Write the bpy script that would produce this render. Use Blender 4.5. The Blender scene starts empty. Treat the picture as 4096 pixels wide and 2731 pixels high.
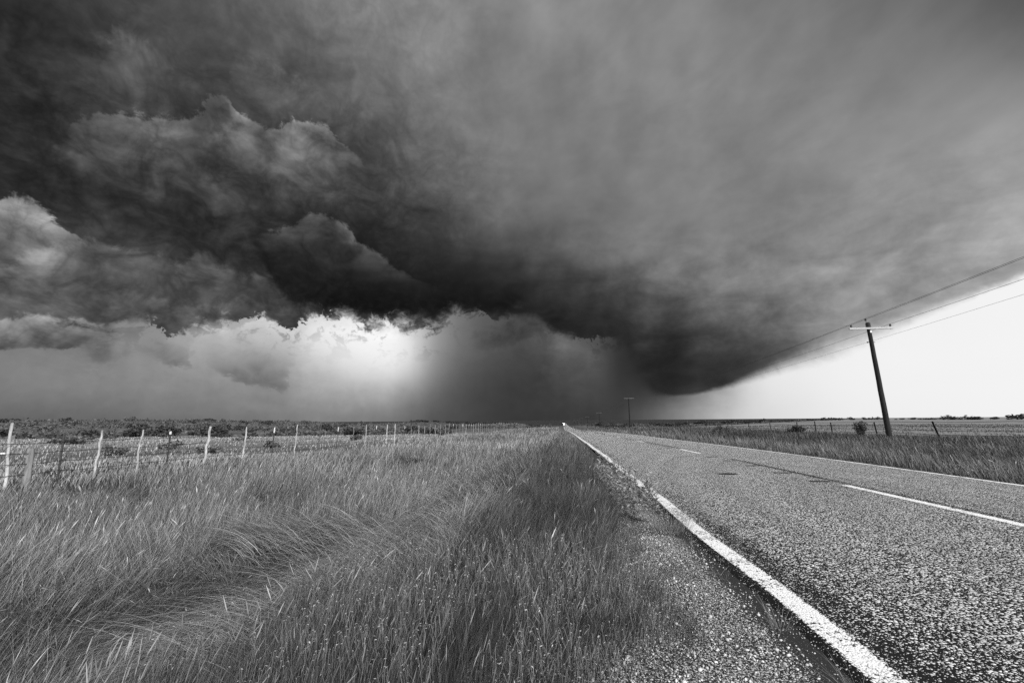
# A two-lane road running toward a storm over open prairie, in black and white.
# World: X to the right of the road axis, Y along the road, Z up; metres.
import bpy, bmesh, math, random
import numpy as np
from mathutils import Vector, Matrix, Euler
random.seed(11); RNG = np.random.default_rng(11)
scene = bpy.context.scene
COL = scene.collection
R = math.radians

# ------------------------------------------------------------------ settings
scene.view_settings.view_transform = 'Standard'
scene.view_settings.look = 'None'
scene.view_settings.exposure = 0.0
scene.view_settings.gamma = 1.0
scene.cycles.max_bounces = 5
scene.cycles.diffuse_bounces = 2
scene.cycles.glossy_bounces = 2
scene.cycles.transmission_bounces = 3
scene.cycles.transparent_max_bounces = 8
scene.cycles.use_adaptive_sampling = True
scene.cycles.adaptive_threshold = 0.015
scene.cycles.use_denoising = False
scene.cycles.caustics_reflective = False
scene.cycles.caustics_refractive = False

# ------------------------------------------------------------------ camera
CAM_H = 1.30
cam = bpy.data.cameras.new('camera'); cam.sensor_width = 36.0; cam.lens = 16.0
cam.clip_start = 0.05; cam.clip_end = 200000.0
cam_ob = bpy.data.objects.new('camera', cam); COL.objects.link(cam_ob)
yaw, pitch, roll = R(6.139), R(9.849), R(0.42)
fw = Vector((-math.sin(yaw)*math.cos(pitch), math.cos(yaw)*math.cos(pitch), math.sin(pitch)))
r0 = Vector((math.cos(yaw), math.sin(yaw), 0)); u0 = r0.cross(fw)
rt = r0*math.cos(roll) - u0*math.sin(roll); up = u0*math.cos(roll) + r0*math.sin(roll)
M = Matrix((rt, up, -fw)).transposed().to_4x4(); M.translation = Vector((0, 0, CAM_H))
cam_ob.matrix_world = M
scene.camera = cam_ob
SKY = {'AZR':(-66,60),'UP':[([-0.776,-0.772,-0.764,-0.761,-0.773,-0.79,-0.796,-0.788,-0.777,-0.77,-0.77,-0.776,-0.785,-0.79,-0.787,-0.78,-0.775,-0.778,-0.786,-0.795,-0.805,-0.814,-0.822,-0.828,-0.832,-0.835],[-0.287,-0.29,-0.295,-0.304,-0.319,-0.334,-0.345,-0.35,-0.354,-0.359,-0.364,-0.368,-0.371,-0.372,-0.375,-0.379,-0.384,-0.387,-0.39,-0.393,-0.399,-0.407,-0.415,-0.424,-0.431,-0.436,-0.44,-0.445,-0.449,-0.454,-0.458,-0.462,-0.466,-0.47,-0.474,-0.479,-0.485,-0.492,-0.499,-0.507,-0.516,-0.528,-0.54,-0.551,-0.563,-0.577,-0.594,-0.615,-0.636,-0.656,-0.674,-0.69,-0.703,-0.712,-0.716,-0.709,-0.691,-0.671,-0.654,-0.642,-0.63,-0.619,-0.607,-0.598]),([-0.622,-0.623,-0.622,-0.603,-0.552,-0.481,-0.413,-0.352,-0.286,-0.213,-0.134,-0.052,0.035,0.119,0.19,0.25,0.301,0.345,0.381,0.409,0.43,0.447,0.459,0.466,0.467,0.465],[-0.141,-0.143,-0.141,-0.129,-0.106,-0.08,-0.057,-0.037,-0.02,-0.002,0.017,0.036,0.055,0.076,0.1,0.125,0.152,0.176,0.199,0.217,0.234,0.249,0.264,0.279,0.292,0.299,0.304,0.309,0.315,0.32,0.324,0.324,0.322,0.32,0.317,0.313,0.307,0.299,0.291,0.281,0.268,0.247,0.219,0.188,0.152,0.106,0.049,-0.011,-0.069,-0.123,-0.174,-0.223,-0.268,-0.31,-0.351,-0.385,-0.413,-0.436,-0.448,-0.45,-0.447,-0.441,-0.433,-0.425]),([-0.111,-0.126,-0.146,-0.182,-0.229,-0.222,-0.119,0.037,0.185,0.311,0.388,0.391,0.346,0.284,0.226,0.182,0.144,0.102,0.046,-0.025,-0.107,-0.187,-0.247,-0.279,-0.29,-0.294],[-0.043,-0.042,-0.045,-0.06,-0.081,-0.095,-0.104,-0.11,-0.114,-0.121,-0.133,-0.148,-0.162,-0.175,-0.191,-0.207,-0.221,-0.235,-0.246,-0.244,-0.229,-0.212,-0.196,-0.182,-0.165,-0.143,-0.118,-0.092,-0.066,-0.039,-0.012,0.015,0.043,0.072,0.102,0.131,0.154,0.171,0.183,0.196,0.206,0.21,0.21,0.211,0.209,0.199,0.18,0.157,0.134,0.112,0.094,0.079,0.068,0.059,0.048,0.041,0.037,0.032,0.02,-0.008,-0.045,-0.087,-0.13,-0.161]),([-0.137,-0.164,-0.199,-0.183,-0.056,0.121,0.26,0.321,0.284,0.181,0.07,-0.026,-0.102,-0.144,-0.147,-0.135,-0.111,-0.063,-0.003,0.041,0.053,0.042,0.026,0.017,0.014,0.016],[-0.054,-0.045,-0.03,-0.01,0.01,0.02,0.016,0.013,0.019,0.029,0.043,0.055,0.062,0.064,0.067,0.071,0.079,0.088,0.094,0.092,0.078,0.056,0.033,0.01,-0.014,-0.039,-0.066,-0.094,-0.122,-0.151,-0.17,-0.17,-0.161,-0.15,-0.137,-0.119,-0.09,-0.051,-0.006,0.041,0.088,0.127,0.156,0.181,0.198,0.193,0.159,0.108,0.053,-0.001,-0.05,-0.093,-0.114,-0.11,-0.085,-0.05,-0.026,-0.013,-0.002,0.01,0.018,0.017,0.001,-0.017]),([0.077,0.093,0.087,0.019,-0.08,-0.163,-0.192,-0.128,0.016,0.174,0.244,0.174,0.025,-0.109,-0.178,-0.186,-0.165,-0.131,-0.076,-0.007,0.054,0.091,0.1,0.092,0.082,0.076],[-0.045,-0.071,-0.093,-0.095,-0.088,-0.086,-0.093,-0.104,-0.112,-0.111,-0.097,-0.074,-0.047,-0.022,-0.002,0.014,0.034,0.058,0.077,0.08,0.067,0.05,0.036,0.022,0.008,-0.006,-0.02,-0.035,-0.05,-0.066,-0.069,-0.046,-0.011,0.026,0.064,0.1,0.122,0.124,0.115,0.101,0.081,0.055,0.022,-0.017,-0.056,-0.087,-0.107,-0.12,-0.124,-0.116,-0.096,-0.071,-0.055,-0.045,-0.027,0.008,0.051,0.083,0.108,0.131,0.144,0.136,0.103,0.068]),([0.103,0.094,0.06,-0.003,-0.062,-0.095,-0.079,-0.007,0.071,0.087,0.01,-0.107,-0.191,-0.193,-0.104,0.028,0.143,0.201,0.189,0.128,0.053,-0.012,-0.051,-0.066,-0.078,-0.092],[-0.058,-0.067,-0.075,-0.07,-0.038,0.008,0.035,0.041,0.037,0.028,0.013,-0.009,-0.037,-0.068,-0.089,-0.09,-0.08,-0.072,-0.063,-0.049,-0.03,-0.008,0.018,0.045,0.065,0.068,0.06,0.05,0.041,0.031,0.021,0.009,-0.004,-0.016,-0.027,-0.036,-0.038,-0.029,-0.013,0.003,0.02,0.036,0.042,0.036,0.025,0.015,0.01,0.01,0.011,0.012,0.016,0.02,0.013,-0.011,-0.054,-0.113,-0.153,-0.143,-0.087,-0.012,0.068,0.145,0.205,0.237])],'LOW':[([-1.043,-1.063,-1.086,-1.107,-1.126,-1.144,-1.161,-1.173,-1.182,-1.186,-1.185,-1.178,-1.167,-1.154,-1.141,-1.129,-1.123],[-0.393,-0.393,-0.394,-0.395,-0.395,-0.397,-0.401,-0.408,-0.419,-0.436,-0.456,-0.475,-0.491,-0.505,-0.519,-0.535,-0.558,-0.597,-0.641,-0.674,-0.695,-0.706,-0.703,-0.666,-0.575,-0.462,-0.379,-0.328,-0.297,-0.277,-0.263,-0.261,-0.266,-0.27,-0.272,-0.265,-0.233,-0.196,-0.189,-0.209,-0.251,-0.334,-0.452,-0.579,-0.676,-0.724,-0.749,-0.777,-0.804,-0.822,-0.828,-0.83,-0.831,-0.833,-0.835,-0.836,-0.836,-0.836,-0.836,-0.836,-0.836,-0.836,-0.836,-0.836]),([-0.687,-0.617,-0.513,-0.393,-0.265,-0.135,-0.014,0.091,0.176,0.239,0.279,0.297,0.301,0.297,0.279,0.252,0.23],[-0.039,-0.037,-0.036,-0.034,-0.032,-0.029,-0.023,-0.018,-0.007,0.015,0.04,0.065,0.092,0.119,0.147,0.175,0.208,0.247,0.285,0.312,0.329,0.345,0.364,0.363,0.303,0.213,0.15,0.119,0.106,0.101,0.099,0.105,0.11,0.101,0.079,0.047,-0.014,-0.094,-0.166,-0.255,-0.345,-0.377,-0.355,-0.309,-0.257,-0.218,-0.19,-0.159,-0.122,-0.092,-0.082,-0.083,-0.085,-0.086,-0.087,-0.086,-0.086,-0.086,-0.086,-0.086,-0.086,-0.086,-0.086,-0.086]),([0.204,0.145,0.054,-0.051,-0.152,-0.23,-0.271,-0.269,-0.227,-0.154,-0.072,0.006,0.082,0.159,0.233,0.287,0.316],[-0.023,-0.028,-0.034,-0.041,-0.046,-0.05,-0.053,-0.056,-0.056,-0.06,-0.068,-0.066,-0.042,-0.002,0.038,0.073,0.083,0.043,-0.019,-0.062,-0.085,-0.102,-0.131,-0.157,-0.118,-0.021,0.048,0.081,0.103,0.118,0.127,0.128,0.117,0.087,0.042,0.014,0.027,0.059,0.09,0.121,0.111,0.017,-0.118,-0.245,-0.305,-0.262,-0.178,-0.094,-0.008,0.056,0.078,0.08,0.083,0.085,0.087,0.088,0.089,0.089,0.089,0.089,0.089,0.089,0.089,0.089]),([0.261,0.12,-0.048,-0.167,-0.215,-0.182,-0.083,0.028,0.11,0.158,0.168,0.139,0.086,0.015,-0.07,-0.143,-0.183],[-0.134,-0.136,-0.138,-0.139,-0.139,-0.137,-0.133,-0.127,-0.118,-0.104,-0.087,-0.068,-0.042,-0.01,0.023,0.053,0.079,0.101,0.114,0.101,0.062,0.021,0.011,0.039,0.054,0.039,0.03,0.029,0.022,0.013,0.013,0.031,0.049,0.046,0.025,0.005,0.006,0.033,0.076,0.115,0.137,0.135,0.12,0.106,0.091,0.064,0.036,0.015,-0.004,-0.021,-0.027,-0.026,-0.024,-0.022,-0.02,-0.02,-0.02,-0.02,-0.02,-0.02,-0.02,-0.019,-0.019,-0.019]),([-0.144,-0.001,0.131,0.147,0.063,-0.061,-0.136,-0.125,-0.046,0.056,0.11,0.101,0.059,0.001,-0.049,-0.063,-0.049],[0.091,0.084,0.073,0.064,0.056,0.049,0.04,0.03,0.02,0.011,0.004,0.006,0.02,0.042,0.069,0.099,0.117,0.106,0.079,0.04,-0.014,-0.069,-0.101,-0.089,-0.042,0.001,0.013,0.011,0.009,0.008,0.014,0.036,0.054,0.045,0.015,-0.011,-0.013,-0.009,-0.013,0.004,0.039,0.053,0.046,0.034,0.022,0.007,-0.006,-0.015,-0.023,-0.031,-0.034,-0.034,-0.034,-0.034,-0.034,-0.034,-0.034,-0.034,-0.034,-0.034,-0.034,-0.035,-0.035,-0.035]),([-0.032,0.022,0.034,-0.011,-0.022,0.019,0.032,0.005,-0.031,-0.056,-0.041,-0.003,0.05,0.1,0.079,-0.023,-0.123],[0.036,0.035,0.034,0.033,0.03,0.026,0.02,0.011,-0.001,-0.019,-0.037,-0.046,-0.043,-0.031,-0.023,-0.021,-0.023,-0.029,-0.031,-0.013,0.027,0.07,0.074,0.027,-0.005,0.005,0.015,0.016,0.021,0.027,0.03,0.027,0.019,0.009,-0.0,-0.006,-0.004,0.003,0.01,0.023,0.042,0.052,0.047,0.024,-0.007,-0.031,-0.038,-0.031,-0.017,-0.01,-0.007,-0.006,-0.006,-0.005,-0.006,-0.006,-0.006,-0.006,-0.006,-0.006,-0.007,-0.007,-0.007,-0.007])],'EDGE':[(-57.2,5.89,0.385,0.165),(-54.89,6.15,0.385,0.165),(-53.42,6.54,0.33,0.22),(-51.01,6.8,0.33,0.22),(-49.47,7.33,0.44,0.33),(-48.24,8.61,1.099,0.549),(-46.84,10.39,0.989,0.769),(-45.33,10.47,0.495,0.879),(-43.85,9.57,0.22,0.879),(-43.21,9.34,0.22,0.769),(-41.92,10.34,0.22,0.879),(-39.67,10.96,0.275,0.879),(-37.29,11.61,0.275,0.879),(-35.61,11.79,0.22,0.879),(-33.83,11.33,0.22,0.769),(-32.54,10.86,0.22,0.659),(-31.59,11.68,0.22,0.769),(-29.29,12.38,0.33,0.769),(-26.35,12.09,0.44,0.769),(-23.81,11.72,0.44,0.879),(-21.24,12.07,0.549,0.879),(-19.12,11.95,0.33,0.989),(-17.23,11.48,0.275,0.769),(-15.61,11.9,0.44,0.769),(-14.27,13.39,0.33,0.769),(-12.34,13.98,0.275,0.659),(-9.82,13.47,0.275,0.659),(-7.58,12.93,0.33,0.659),(-4.76,13.24,0.44,0.44),(-2.53,12.49,0.22,0.385),(-1.33,11.53,0.22,0.385),(0.75,10.71,0.275,0.385),(3.47,10.14,0.275,0.659),(7.21,9.92,1.648,0.44),(8.19,8.6,3.297,0.22),(9.12,6.44,4.121,0.11),(10.28,4.3,3.297,0.055),(11.94,2.96,0.879,0.055),(13.88,2.81,0.495,0.055),(17.69,3.4,0.714,0.082),(21.34,4.48,1.538,0.082),(24.82,5.71,2.418,0.11),(28.85,6.95,3.187,0.165),(32.58,8.15,2.527,0.165),(36.02,9.41,1.758,0.165),(39.15,10.45,1.319,0.165),(42.0,11.33,1.099,0.165),(44.6,12.18,0.989,0.165),(49.14,13.57,0.879,0.165)],'LUMPS':[('U',-1,[(-40.78,22.59,0),(-36.59,18.42,0.07),(-33.83,14.31,0.12),(-29.15,13.15,0.15),(-24.84,13.02,0.17),(-17.99,13.54,0.15),(-11.22,13.78,0.12),(-6.11,13.47,0.1),(0.76,10.93,0.07),(7.17,9.18,0.04),(11.12,5.84,0)],6.59,0.769,0.769),('U',1,[(-58.46,16.98,0),(-56.96,18.22,0.36),(-56.5,18.52,0.38),(-55.56,19.14,0.42),(-54.32,18.9,0.42),(-52.99,18.33,0.4),(-51.5,16.89,0.18),(-50.5,16.12,0)],4.4,0.22,0.495),('U',1,[(-53.41,25.74,0),(-52.12,27.31,0.1),(-49.37,28.68,0.16),(-45.58,30.07,0.21),(-44.12,30.77,0.2),(-43.07,32.07,0.12),(-41.96,33.14,0.14),(-40.69,32.5,0.26),(-39.65,31.72,0.29),(-36.94,31.6,0.2),(-33.73,32.8,0.3),(-30.78,33.32,0.28),(-29.38,31.94,0.2),(-27.46,30.63,0.12),(-25.26,29.59,0)],4.95,0.22,0.549),('U',1,[(-36.79,20.63,0),(-33.75,22.02,0.15),(-31.96,23.27,0.18),(-30.04,23.78,0.21),(-27.49,23.18,0.3),(-25.3,21.02,0.26),(-22.63,20.02,0.17),(-19.89,18.73,0.09),(-15.44,16.75,0)],2.31,0.275,0.385),('U',1,[(-57.23,13.09,0.06),(-55.86,13.74,0.08),(-52.1,15.83,0.09),(-49.51,16.93,0.1),(-46.53,16.78,0.12),(-44.79,16.94,0.08),(-43.29,16.69,0.09),(-41.9,17.9,0.12),(-40.62,16.97,0.09),(-37.71,16.46,0.08),(-34.12,15.15,0.05),(-32.2,13.71,0)],3.41,0.44,0.659),('U',1,[(-56.6,8.31,0.14),(-55.17,8.39,0.14),(-53.79,9.51,0.25),(-52.47,9.65,0.28),(-51.0,9.1,0.24),(-49.38,9.16,0.24),(-48.4,8.64,0.12),(-47.8,8.0,0)],2.31,0.275,0.385),('U',1,[(-53.43,31.92,0),(-51.84,34.0,0.06),(-50.57,35.62,0.16),(-48.53,35.12,0.12),(-46.51,34.11,0.05),(-45.48,33.65,0)],3.85,0.879,0.549),('U',1,[(-41.65,34.02,0),(-39.83,36.98,0.08),(-36.07,36.65,0.1),(-32.06,36.25,0.07),(-28.31,34.95,0.05),(-25.49,33.27,0)],3.85,0.989,0.659),('U',1,[(-53.01,11.84,0),(-51.17,13.0,0.07),(-48.42,12.94,0.09),(-44.29,12.15,0.08),(-41.31,11.91,0.06),(-38.24,13.0,0.08),(-33.96,13.03,0.05),(-31.19,12.56,0)],1.87,0.44,0.549),('L',1,[(-39.52,9.36,0),(-37.6,10.39,0.1),(-35.18,11.74,0.17),(-33.14,11.05,0.07),(-31.49,10.2,0)],2.2,0.275,0.549),('L',1,[(-43.91,8.47,0),(-42.61,9.81,0.1),(-40.8,10.6,0.14),(-38.83,10.5,0.08),(-37.55,9.78,0)],1.65,0.22,0.495),('L',-1,[(-40.0,5.97,0),(-37.94,4.79,0.12),(-35.02,4.14,0.17),(-33.06,3.81,0.14),(-32.09,4.33,0)],2.09,0.275,0.275),('L',-1,[(-46.42,6.51,0),(-44.89,6.17,0.1),(-42.94,5.78,0.16),(-41.87,5.94,0.12),(-41.19,6.62,0)],1.87,0.275,0.33),('L',-1,[(-11.46,8.98,0),(-9.53,9.1,0.1),(-5.92,9.85,0.15),(-2.55,11.34,0.15),(0.24,12.04,0)],2.53,0.714,0.33),('L',1,[(-2.89,7.85,0),(-1.36,10.0,0.07),(0.75,10.39,0.11),(3.18,9.55,0.07),(6.34,8.25,0)],3.3,0.879,0.33),('L',1,[(-31.45,9.55,0),(-30.16,11.15,0.05),(-26.3,11.16,0.06),(-22.76,10.99,0.07),(-19.63,11.13,0.05),(-18.27,10.21,0)],1.65,0.44,0.659)]}
# ------------------------------------------------------------------ node expressions
class X:
    """A socket that understands + - * / so that node formulas can be written as formulas."""
    nt = None
    def __init__(s, sock): s.s = sock
    def _m(op, a, b=None, c=None, clamp=False):
        n = X.nt.nodes.new('ShaderNodeMath'); n.operation = op; n.use_clamp = clamp
        for i, v in enumerate((a, b, c)):
            if v is None: continue
            if isinstance(v, X): X.nt.links.new(v.s, n.inputs[i])
            else: n.inputs[i].default_value = float(v)
        return X(n.outputs[0])
    def __add__(a, b): return X._m('ADD', a, b)
    def __radd__(a, b): return X._m('ADD', b, a)
    def __sub__(a, b): return X._m('SUBTRACT', a, b)
    def __rsub__(a, b): return X._m('SUBTRACT', b, a)
    def __mul__(a, b): return X._m('MULTIPLY', a, b)
    def __rmul__(a, b): return X._m('MULTIPLY', b, a)
    def __truediv__(a, b): return X._m('DIVIDE', a, b)
    def __neg__(a): return X._m('MULTIPLY', a, -1.0)
def m(op, *a, **k): return X._m(op, *a, **k)
def maxi(a, b): return m('MAXIMUM', a, b)
def mini(a, b): return m('MINIMUM', a, b)
def sat(a): return m('ADD', a, 0.0, clamp=True)
def sstep(a, lo, hi):
    n = X.nt.nodes.new('ShaderNodeMapRange'); n.interpolation_type = 'SMOOTHSTEP'
    for i, v in zip((0, 1, 2), (a, lo, hi)):
        if isinstance(v, X): X.nt.links.new(v.s, n.inputs[i])
        else: n.inputs[i].default_value = float(v)
    return X(n.outputs[0])
def mixf(a, b, t): return a + (b - a)*t
def vec(x, y, z=0.0):
    n = X.nt.nodes.new('ShaderNodeCombineXYZ')
    for i, v in enumerate((x, y, z)):
        if isinstance(v, X): X.nt.links.new(v.s, n.inputs[i])
        else: n.inputs[i].default_value = float(v)
    return X(n.outputs[0])
def noise(v, scale, detail=4.0, rough=0.55, dist=0.0, lac=2.0):
    n = X.nt.nodes.new('ShaderNodeTexNoise'); n.noise_dimensions = '3D'
    X.nt.links.new(v.s, n.inputs['Vector'])
    n.inputs['Scale'].default_value = scale; n.inputs['Detail'].default_value = detail
    n.inputs['Roughness'].default_value = rough; n.inputs['Distortion'].default_value = dist
    n.inputs['Lacunarity'].default_value = lac
    return X(n.outputs[0])
def fcurve(x, pts):
    """y(x) through pts; returns values in their own units."""
    xs = [p[0] for p in pts]; ys = [p[1] for p in pts]
    x0, x1, y0, y1 = min(xs), max(xs), min(ys), max(ys)
    if y1 - y0 < 1e-6: y1 = y0 + 1e-6
    n = X.nt.nodes.new('ShaderNodeFloatCurve'); mp = n.mapping; c = mp.curves[0]
    mp.extend = 'HORIZONTAL'
    q = [((a - x0)/(x1 - x0), (b - y0)/(y1 - y0)) for a, b in pts]
    c.points[0].location = q[0]; c.points[1].location = q[-1]
    for p in q[1:-1]: c.points.new(*p)
    for p in c.points: p.handle_type = 'AUTO_CLAMPED'
    mp.update()
    X.nt.links.new(sat((x - x0)*(1.0/(x1 - x0))).s, n.inputs['Value'])
    return X(n.outputs[0])*(y1 - y0) + y0

# ------------------------------------------------------------------ sky (a function of direction only)
SUN_EL, SUN_AZ = R(33), R(138)          # azimuth clockwise from +Y: behind the camera on the right
world = bpy.data.worlds.new("World"); scene.world = world; world.use_nodes = True
nt = world.node_tree; nt.nodes.clear(); X.nt = nt
tc = nt.nodes.new('ShaderNodeTexCoord'); sep = nt.nodes.new('ShaderNodeSeparateXYZ')
nt.links.new(tc.outputs['Generated'], sep.inputs[0])
dx, dy, dz = (X(sep.outputs[i]) for i in range(3))
AZ = m('ARCTAN2', dx, dy)*(180/math.pi)
EL = m('ARCSINE', maxi(mini(dz, 1.0), -1.0))*(180/math.pi)
P = vec(AZ*0.1, EL*0.1, 0.37)
Pl = vec(AZ*0.055, EL*0.12, 1.7)                       # stretched sideways
ca, sa = math.cos(R(24)), math.sin(R(24))
Pd = vec((AZ*ca + EL*sa)*0.045, (EL*ca - AZ*sa)*0.13, 3.1)   # streaks that climb to the right
Pv = vec(AZ*0.22, EL*0.035, 5.3)                       # rain: stretched downwards
n_big = noise(P, 1.1, 3, 0.5) - 0.5
n_mid = noise(Pl, 2.6, 6, 0.56, 0.35) - 0.5
n_fin = noise(P, 4.2, 6, 0.62, 0.2) - 0.5
n_str = noise(Pd, 2.0, 5, 0.5, 0.3) - 0.5
n_rain = noise(Pv, 3.0, 3, 0.5) - 0.5
n_puf = m('ABSOLUTE', noise(vec(AZ*0.1, EL*0.12, 4.4), 2.3, 5, 0.55, 0.6) - 0.5)*2.0     # billows: creases at 0
n_pu2 = m('ABSOLUTE', noise(vec(AZ*0.1, EL*0.12, 7.7), 6.5, 4, 0.6, 0.4) - 0.5)*2.0
azw = AZ + n_mid*3.0 + n_fin*1.6
elw = EL + n_big*2.0 + n_fin*1.4 + n_mid*1.6
def lowrank(terms, x, y, e1):
    tot = None
    a0, a1 = SKY['AZR']
    for g, f in terms:
        na, ne = len(f), len(g)
        F_ = fcurve(x, [(a0 + (a1 - a0)*i/(na - 1), v) for i, v in enumerate(f)])
        G_ = fcurve(y, [(e1*i/(ne - 1), v) for i, v in enumerate(g)])
        t = F_*G_; tot = t if tot is None else tot + t
    return tot
up_ = lowrank(SKY['UP'], azw, elw, 50.0)
lo_ = lowrank(SKY['LOW'], AZ + n_mid*1.2 + n_fin*0.8, EL + n_fin*0.5, 16.0)
left = (1.0 - sstep(AZ, -32.0, 2.0))*(1.0 - sstep(EL, 25.0, 40.0)*0.65)
lowd = (1.0 - sstep(EL, 14.0, 26.0))*(1.0 - left*0.7)
up_ = up_*(1.0 + n_fin*(0.07 + left*0.44 + lowd*0.26) + n_mid*(0.16 + left*0.58 + lowd*0.42)) + (n_str*0.085 + n_big*0.16)*(1.0 - left)
up_ = up_*(1.0 + left*((n_puf - 0.22)*0.80 + (n_pu2 - 0.2)*0.30))
gap = sstep(lo_, 0.62, 0.9)
lo_ = lo_*(1.0 + (n_fin*0.16 + n_mid*0.16 + n_rain*0.07)*(1.0 - gap))
azl = AZ + n_mid*4.5 + n_fin*2.6
ell = EL + n_mid*2.0 - n_puf*1.5 - n_pu2*0.9 + 0.5
def lump(sg, pts, dec, soft, rag):
    e = fcurve(azl, [(p[0], p[1]) for p in pts]); a = fcurve(azl, [(p[0], p[2]) for p in pts])
    d = (e + n_fin*(rag*3.5) - ell)*float(sg)
    body = sstep(d, -soft, soft*1.6)*m('EXPONENT', maxi(d, 0.0)*(-1.0/dec))
    return body*a*(0.72 + n_fin*1.2 + n_mid*1.4 + n_puf*1.0)
for lay, sg, pts, dec, soft, rag in SKY['LUMPS']:
    v = lump(sg, pts, dec, soft, rag)
    if lay == 'U': up_ = up_ + v*float(sg)
    else: lo_ = lo_ + v*float(sg)
ed = SKY['EDGE']
edge = fcurve(AZ, [(p[0], p[1]) for p in ed]); soft = fcurve(AZ, [(p[0], p[2]) for p in ed]); rag = fcurve(AZ, [(p[0], p[3]) for p in ed])
n_tat = noise(vec(AZ*0.13, EL*0.14, 9.1), 3.6, 7, 0.66, 0.5) - 0.5
n_ta2 = noise(vec(AZ*0.4, EL*0.42, 2.2), 4.2, 5, 0.62, 0.8) - 0.5
n_sof = noise(vec(AZ*0.1, EL*0.1, 6.6), 1.9, 2, 0.5)
dlow = edge + (n_tat*6.5 + n_ta2*2.2 + n_mid*2.0 + n_puf*1.6 - 0.3)*rag - EL
softv = soft*(0.5 + sstep(n_sof, 0.42, 0.66)*4.5*sstep(rag, 0.2, 0.5))
below = sstep(dlow, -softv, softv)
# torn scud hanging under the base
n_scu = noise(vec(AZ*0.11, EL*0.15, 8.8), 3.0, 7, 0.62, 0.7)
scud = sstep(n_scu + n_ta2*0.25, 0.50, 0.60)*m('EXPONENT', maxi(edge - EL, 0.0)*(-1.0/1.5))*sstep(rag, 0.15, 0.5)
below = below*(1.0 - scud*0.78)
disp = maxi(mixf(up_, lo_, below), 0.02)
cloud = m('POWER', disp, 2.2)                          # display value -> radiance
skt = nt.nodes.new('ShaderNodeTexSky'); skt.sky_type = 'NISHITA'; skt.sun_disc = False
skt.sun_elevation = SUN_EL; skt.sun_rotation = SUN_AZ
bw = nt.nodes.new('ShaderNodeRGBToBW'); nt.links.new(skt.outputs[0], bw.inputs[0])
behind = sstep(m('ABSOLUTE', AZ), 66.0, 105.0)*(1.0 - sstep(EL, 50.0, 80.0))
thin = X(bw.outputs[0])*0.12 + 0.85                    # bright thin overcast behind the camera
rad = mixf(cloud, thin*1.0, behind)
bg = nt.nodes.new('ShaderNodeBackground'); nt.links.new(rad.s, bg.inputs['Color']); bg.inputs['Strength'].default_value = 1.0
wo = nt.nodes.new('ShaderNodeOutputWorld'); nt.links.new(bg.outputs[0], wo.inputs[0])
world.cycles.sampling_method = 'MANUAL'; world.cycles.sample_map_resolution = 512

sun = bpy.data.lights.new('sun', 'SUN'); sun.energy = 4.5; sun.angle = R(9); sun.color = (1, 1, 1)
sun_ob = bpy.data.objects.new('sun', sun); COL.objects.link(sun_ob)
sd = Vector((math.sin(SUN_AZ)*math.cos(SUN_EL), math.cos(SUN_AZ)*math.cos(SUN_EL), math.sin(SUN_EL)))
sun_ob.rotation_euler = sd.to_track_quat('Z', 'Y').to_euler()
# ------------------------------------------------------------------ helpers: noise, terrain, meshes
def _hash(ix, iy, seed):
    h = (ix.astype(np.int64)*374761393 + iy.astype(np.int64)*668265263 + seed*982451653) & 0xffffffff
    h = ((h ^ (h >> 13))*1274126177) & 0xffffffff
    return ((h ^ (h >> 16)) & 0xffffff)/float(0xffffff)
def vnoise(x, y, scale, octs=3, seed=1):
    """value noise, about 0..1"""
    x = np.asarray(x, float)/scale; y = np.asarray(y, float)/scale
    tot = 0; amp = 1; s = 0
    for o in range(octs):
        ix, iy = np.floor(x), np.floor(y); fx, fy = x - ix, y - iy
        fx, fy = fx*fx*(3 - 2*fx), fy*fy*(3 - 2*fy)
        a, b = _hash(ix, iy, seed + o), _hash(ix + 1, iy, seed + o)
        c, d = _hash(ix, iy + 1, seed + o), _hash(ix + 1, iy + 1, seed + o)
        tot = tot + amp*((a*(1 - fx) + b*fx)*(1 - fy) + (c*(1 - fx) + d*fx)*fy)
        s += amp; amp *= 0.5; x = x*2.03 + 7.1; y = y*2.03 + 3.7
    return tot/s
def sm(x, a, b):
    t = np.clip((np.asarray(x, float) - a)/(b - a), 0, 1); return t*t*(3 - 2*t)
def profile(ys, zs, blur):
    g = np.arange(-100, 3001, 1.0); v = np.interp(g, ys, zs)
    k = np.exp(-0.5*(np.arange(-4*blur, 4*blur + 1)/blur)**2); k /= k.sum()
    w = np.convolve(np.pad(v, 4*blur, mode='edge'), k, mode='valid')
    return lambda y: np.interp(np.asarray(y, float), g, w)
ROADZ = profile([-60, 8, 23, 40, 65, 110, 160, 230, 370, 503, 700, 900, 1150, 1300, 1700, 3000],
                [0, 0, -.10, -.34, -.62, -1.35, -2.3, -3.75, -5.4, -6.5, -7.3, -7.4, -7.0, -6.9, -9.5, -10], 6)
LEFTZ = profile([-60, 10, 38, 70, 143, 180, 230, 370, 503, 950, 3000], [-.30, -.30, -.48, -.74, -1.15, -1.7, -2.8, -5.0, -6.2, -8.5, -10], 8)
RIGHTZ = profile([-60, 30, 60, 90, 110, 140, 224, 332, 441, 950, 3000], [-.05, -.03, -.12, -.38, -.68, -1.2, -2.5, -4.0, -4.7, -8.5, -10], 8)
XL, XR, XC = 1.42, 9.12, 5.27                       # pavement edges, centre
def crown(x):
    return 0.075*(1 - ((np.asarray(x, float) - XC)/3.85)**2)
BY = [-60, 0, 1.5, 2.9, 3.9, 5.3, 7.5, 10.2, 15, 22, 40, 80]
BX = [-3.4, -3.4, -2.7, -1.97, -1.8, -1.6, -1.55, -1.6, -1.45, -1.25, -1.0, -0.9]
def bandx(y): return np.interp(y, BY, BX) + (vnoise(y, 0*y, 1.6, 2, 13) - .5)*.5
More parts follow.
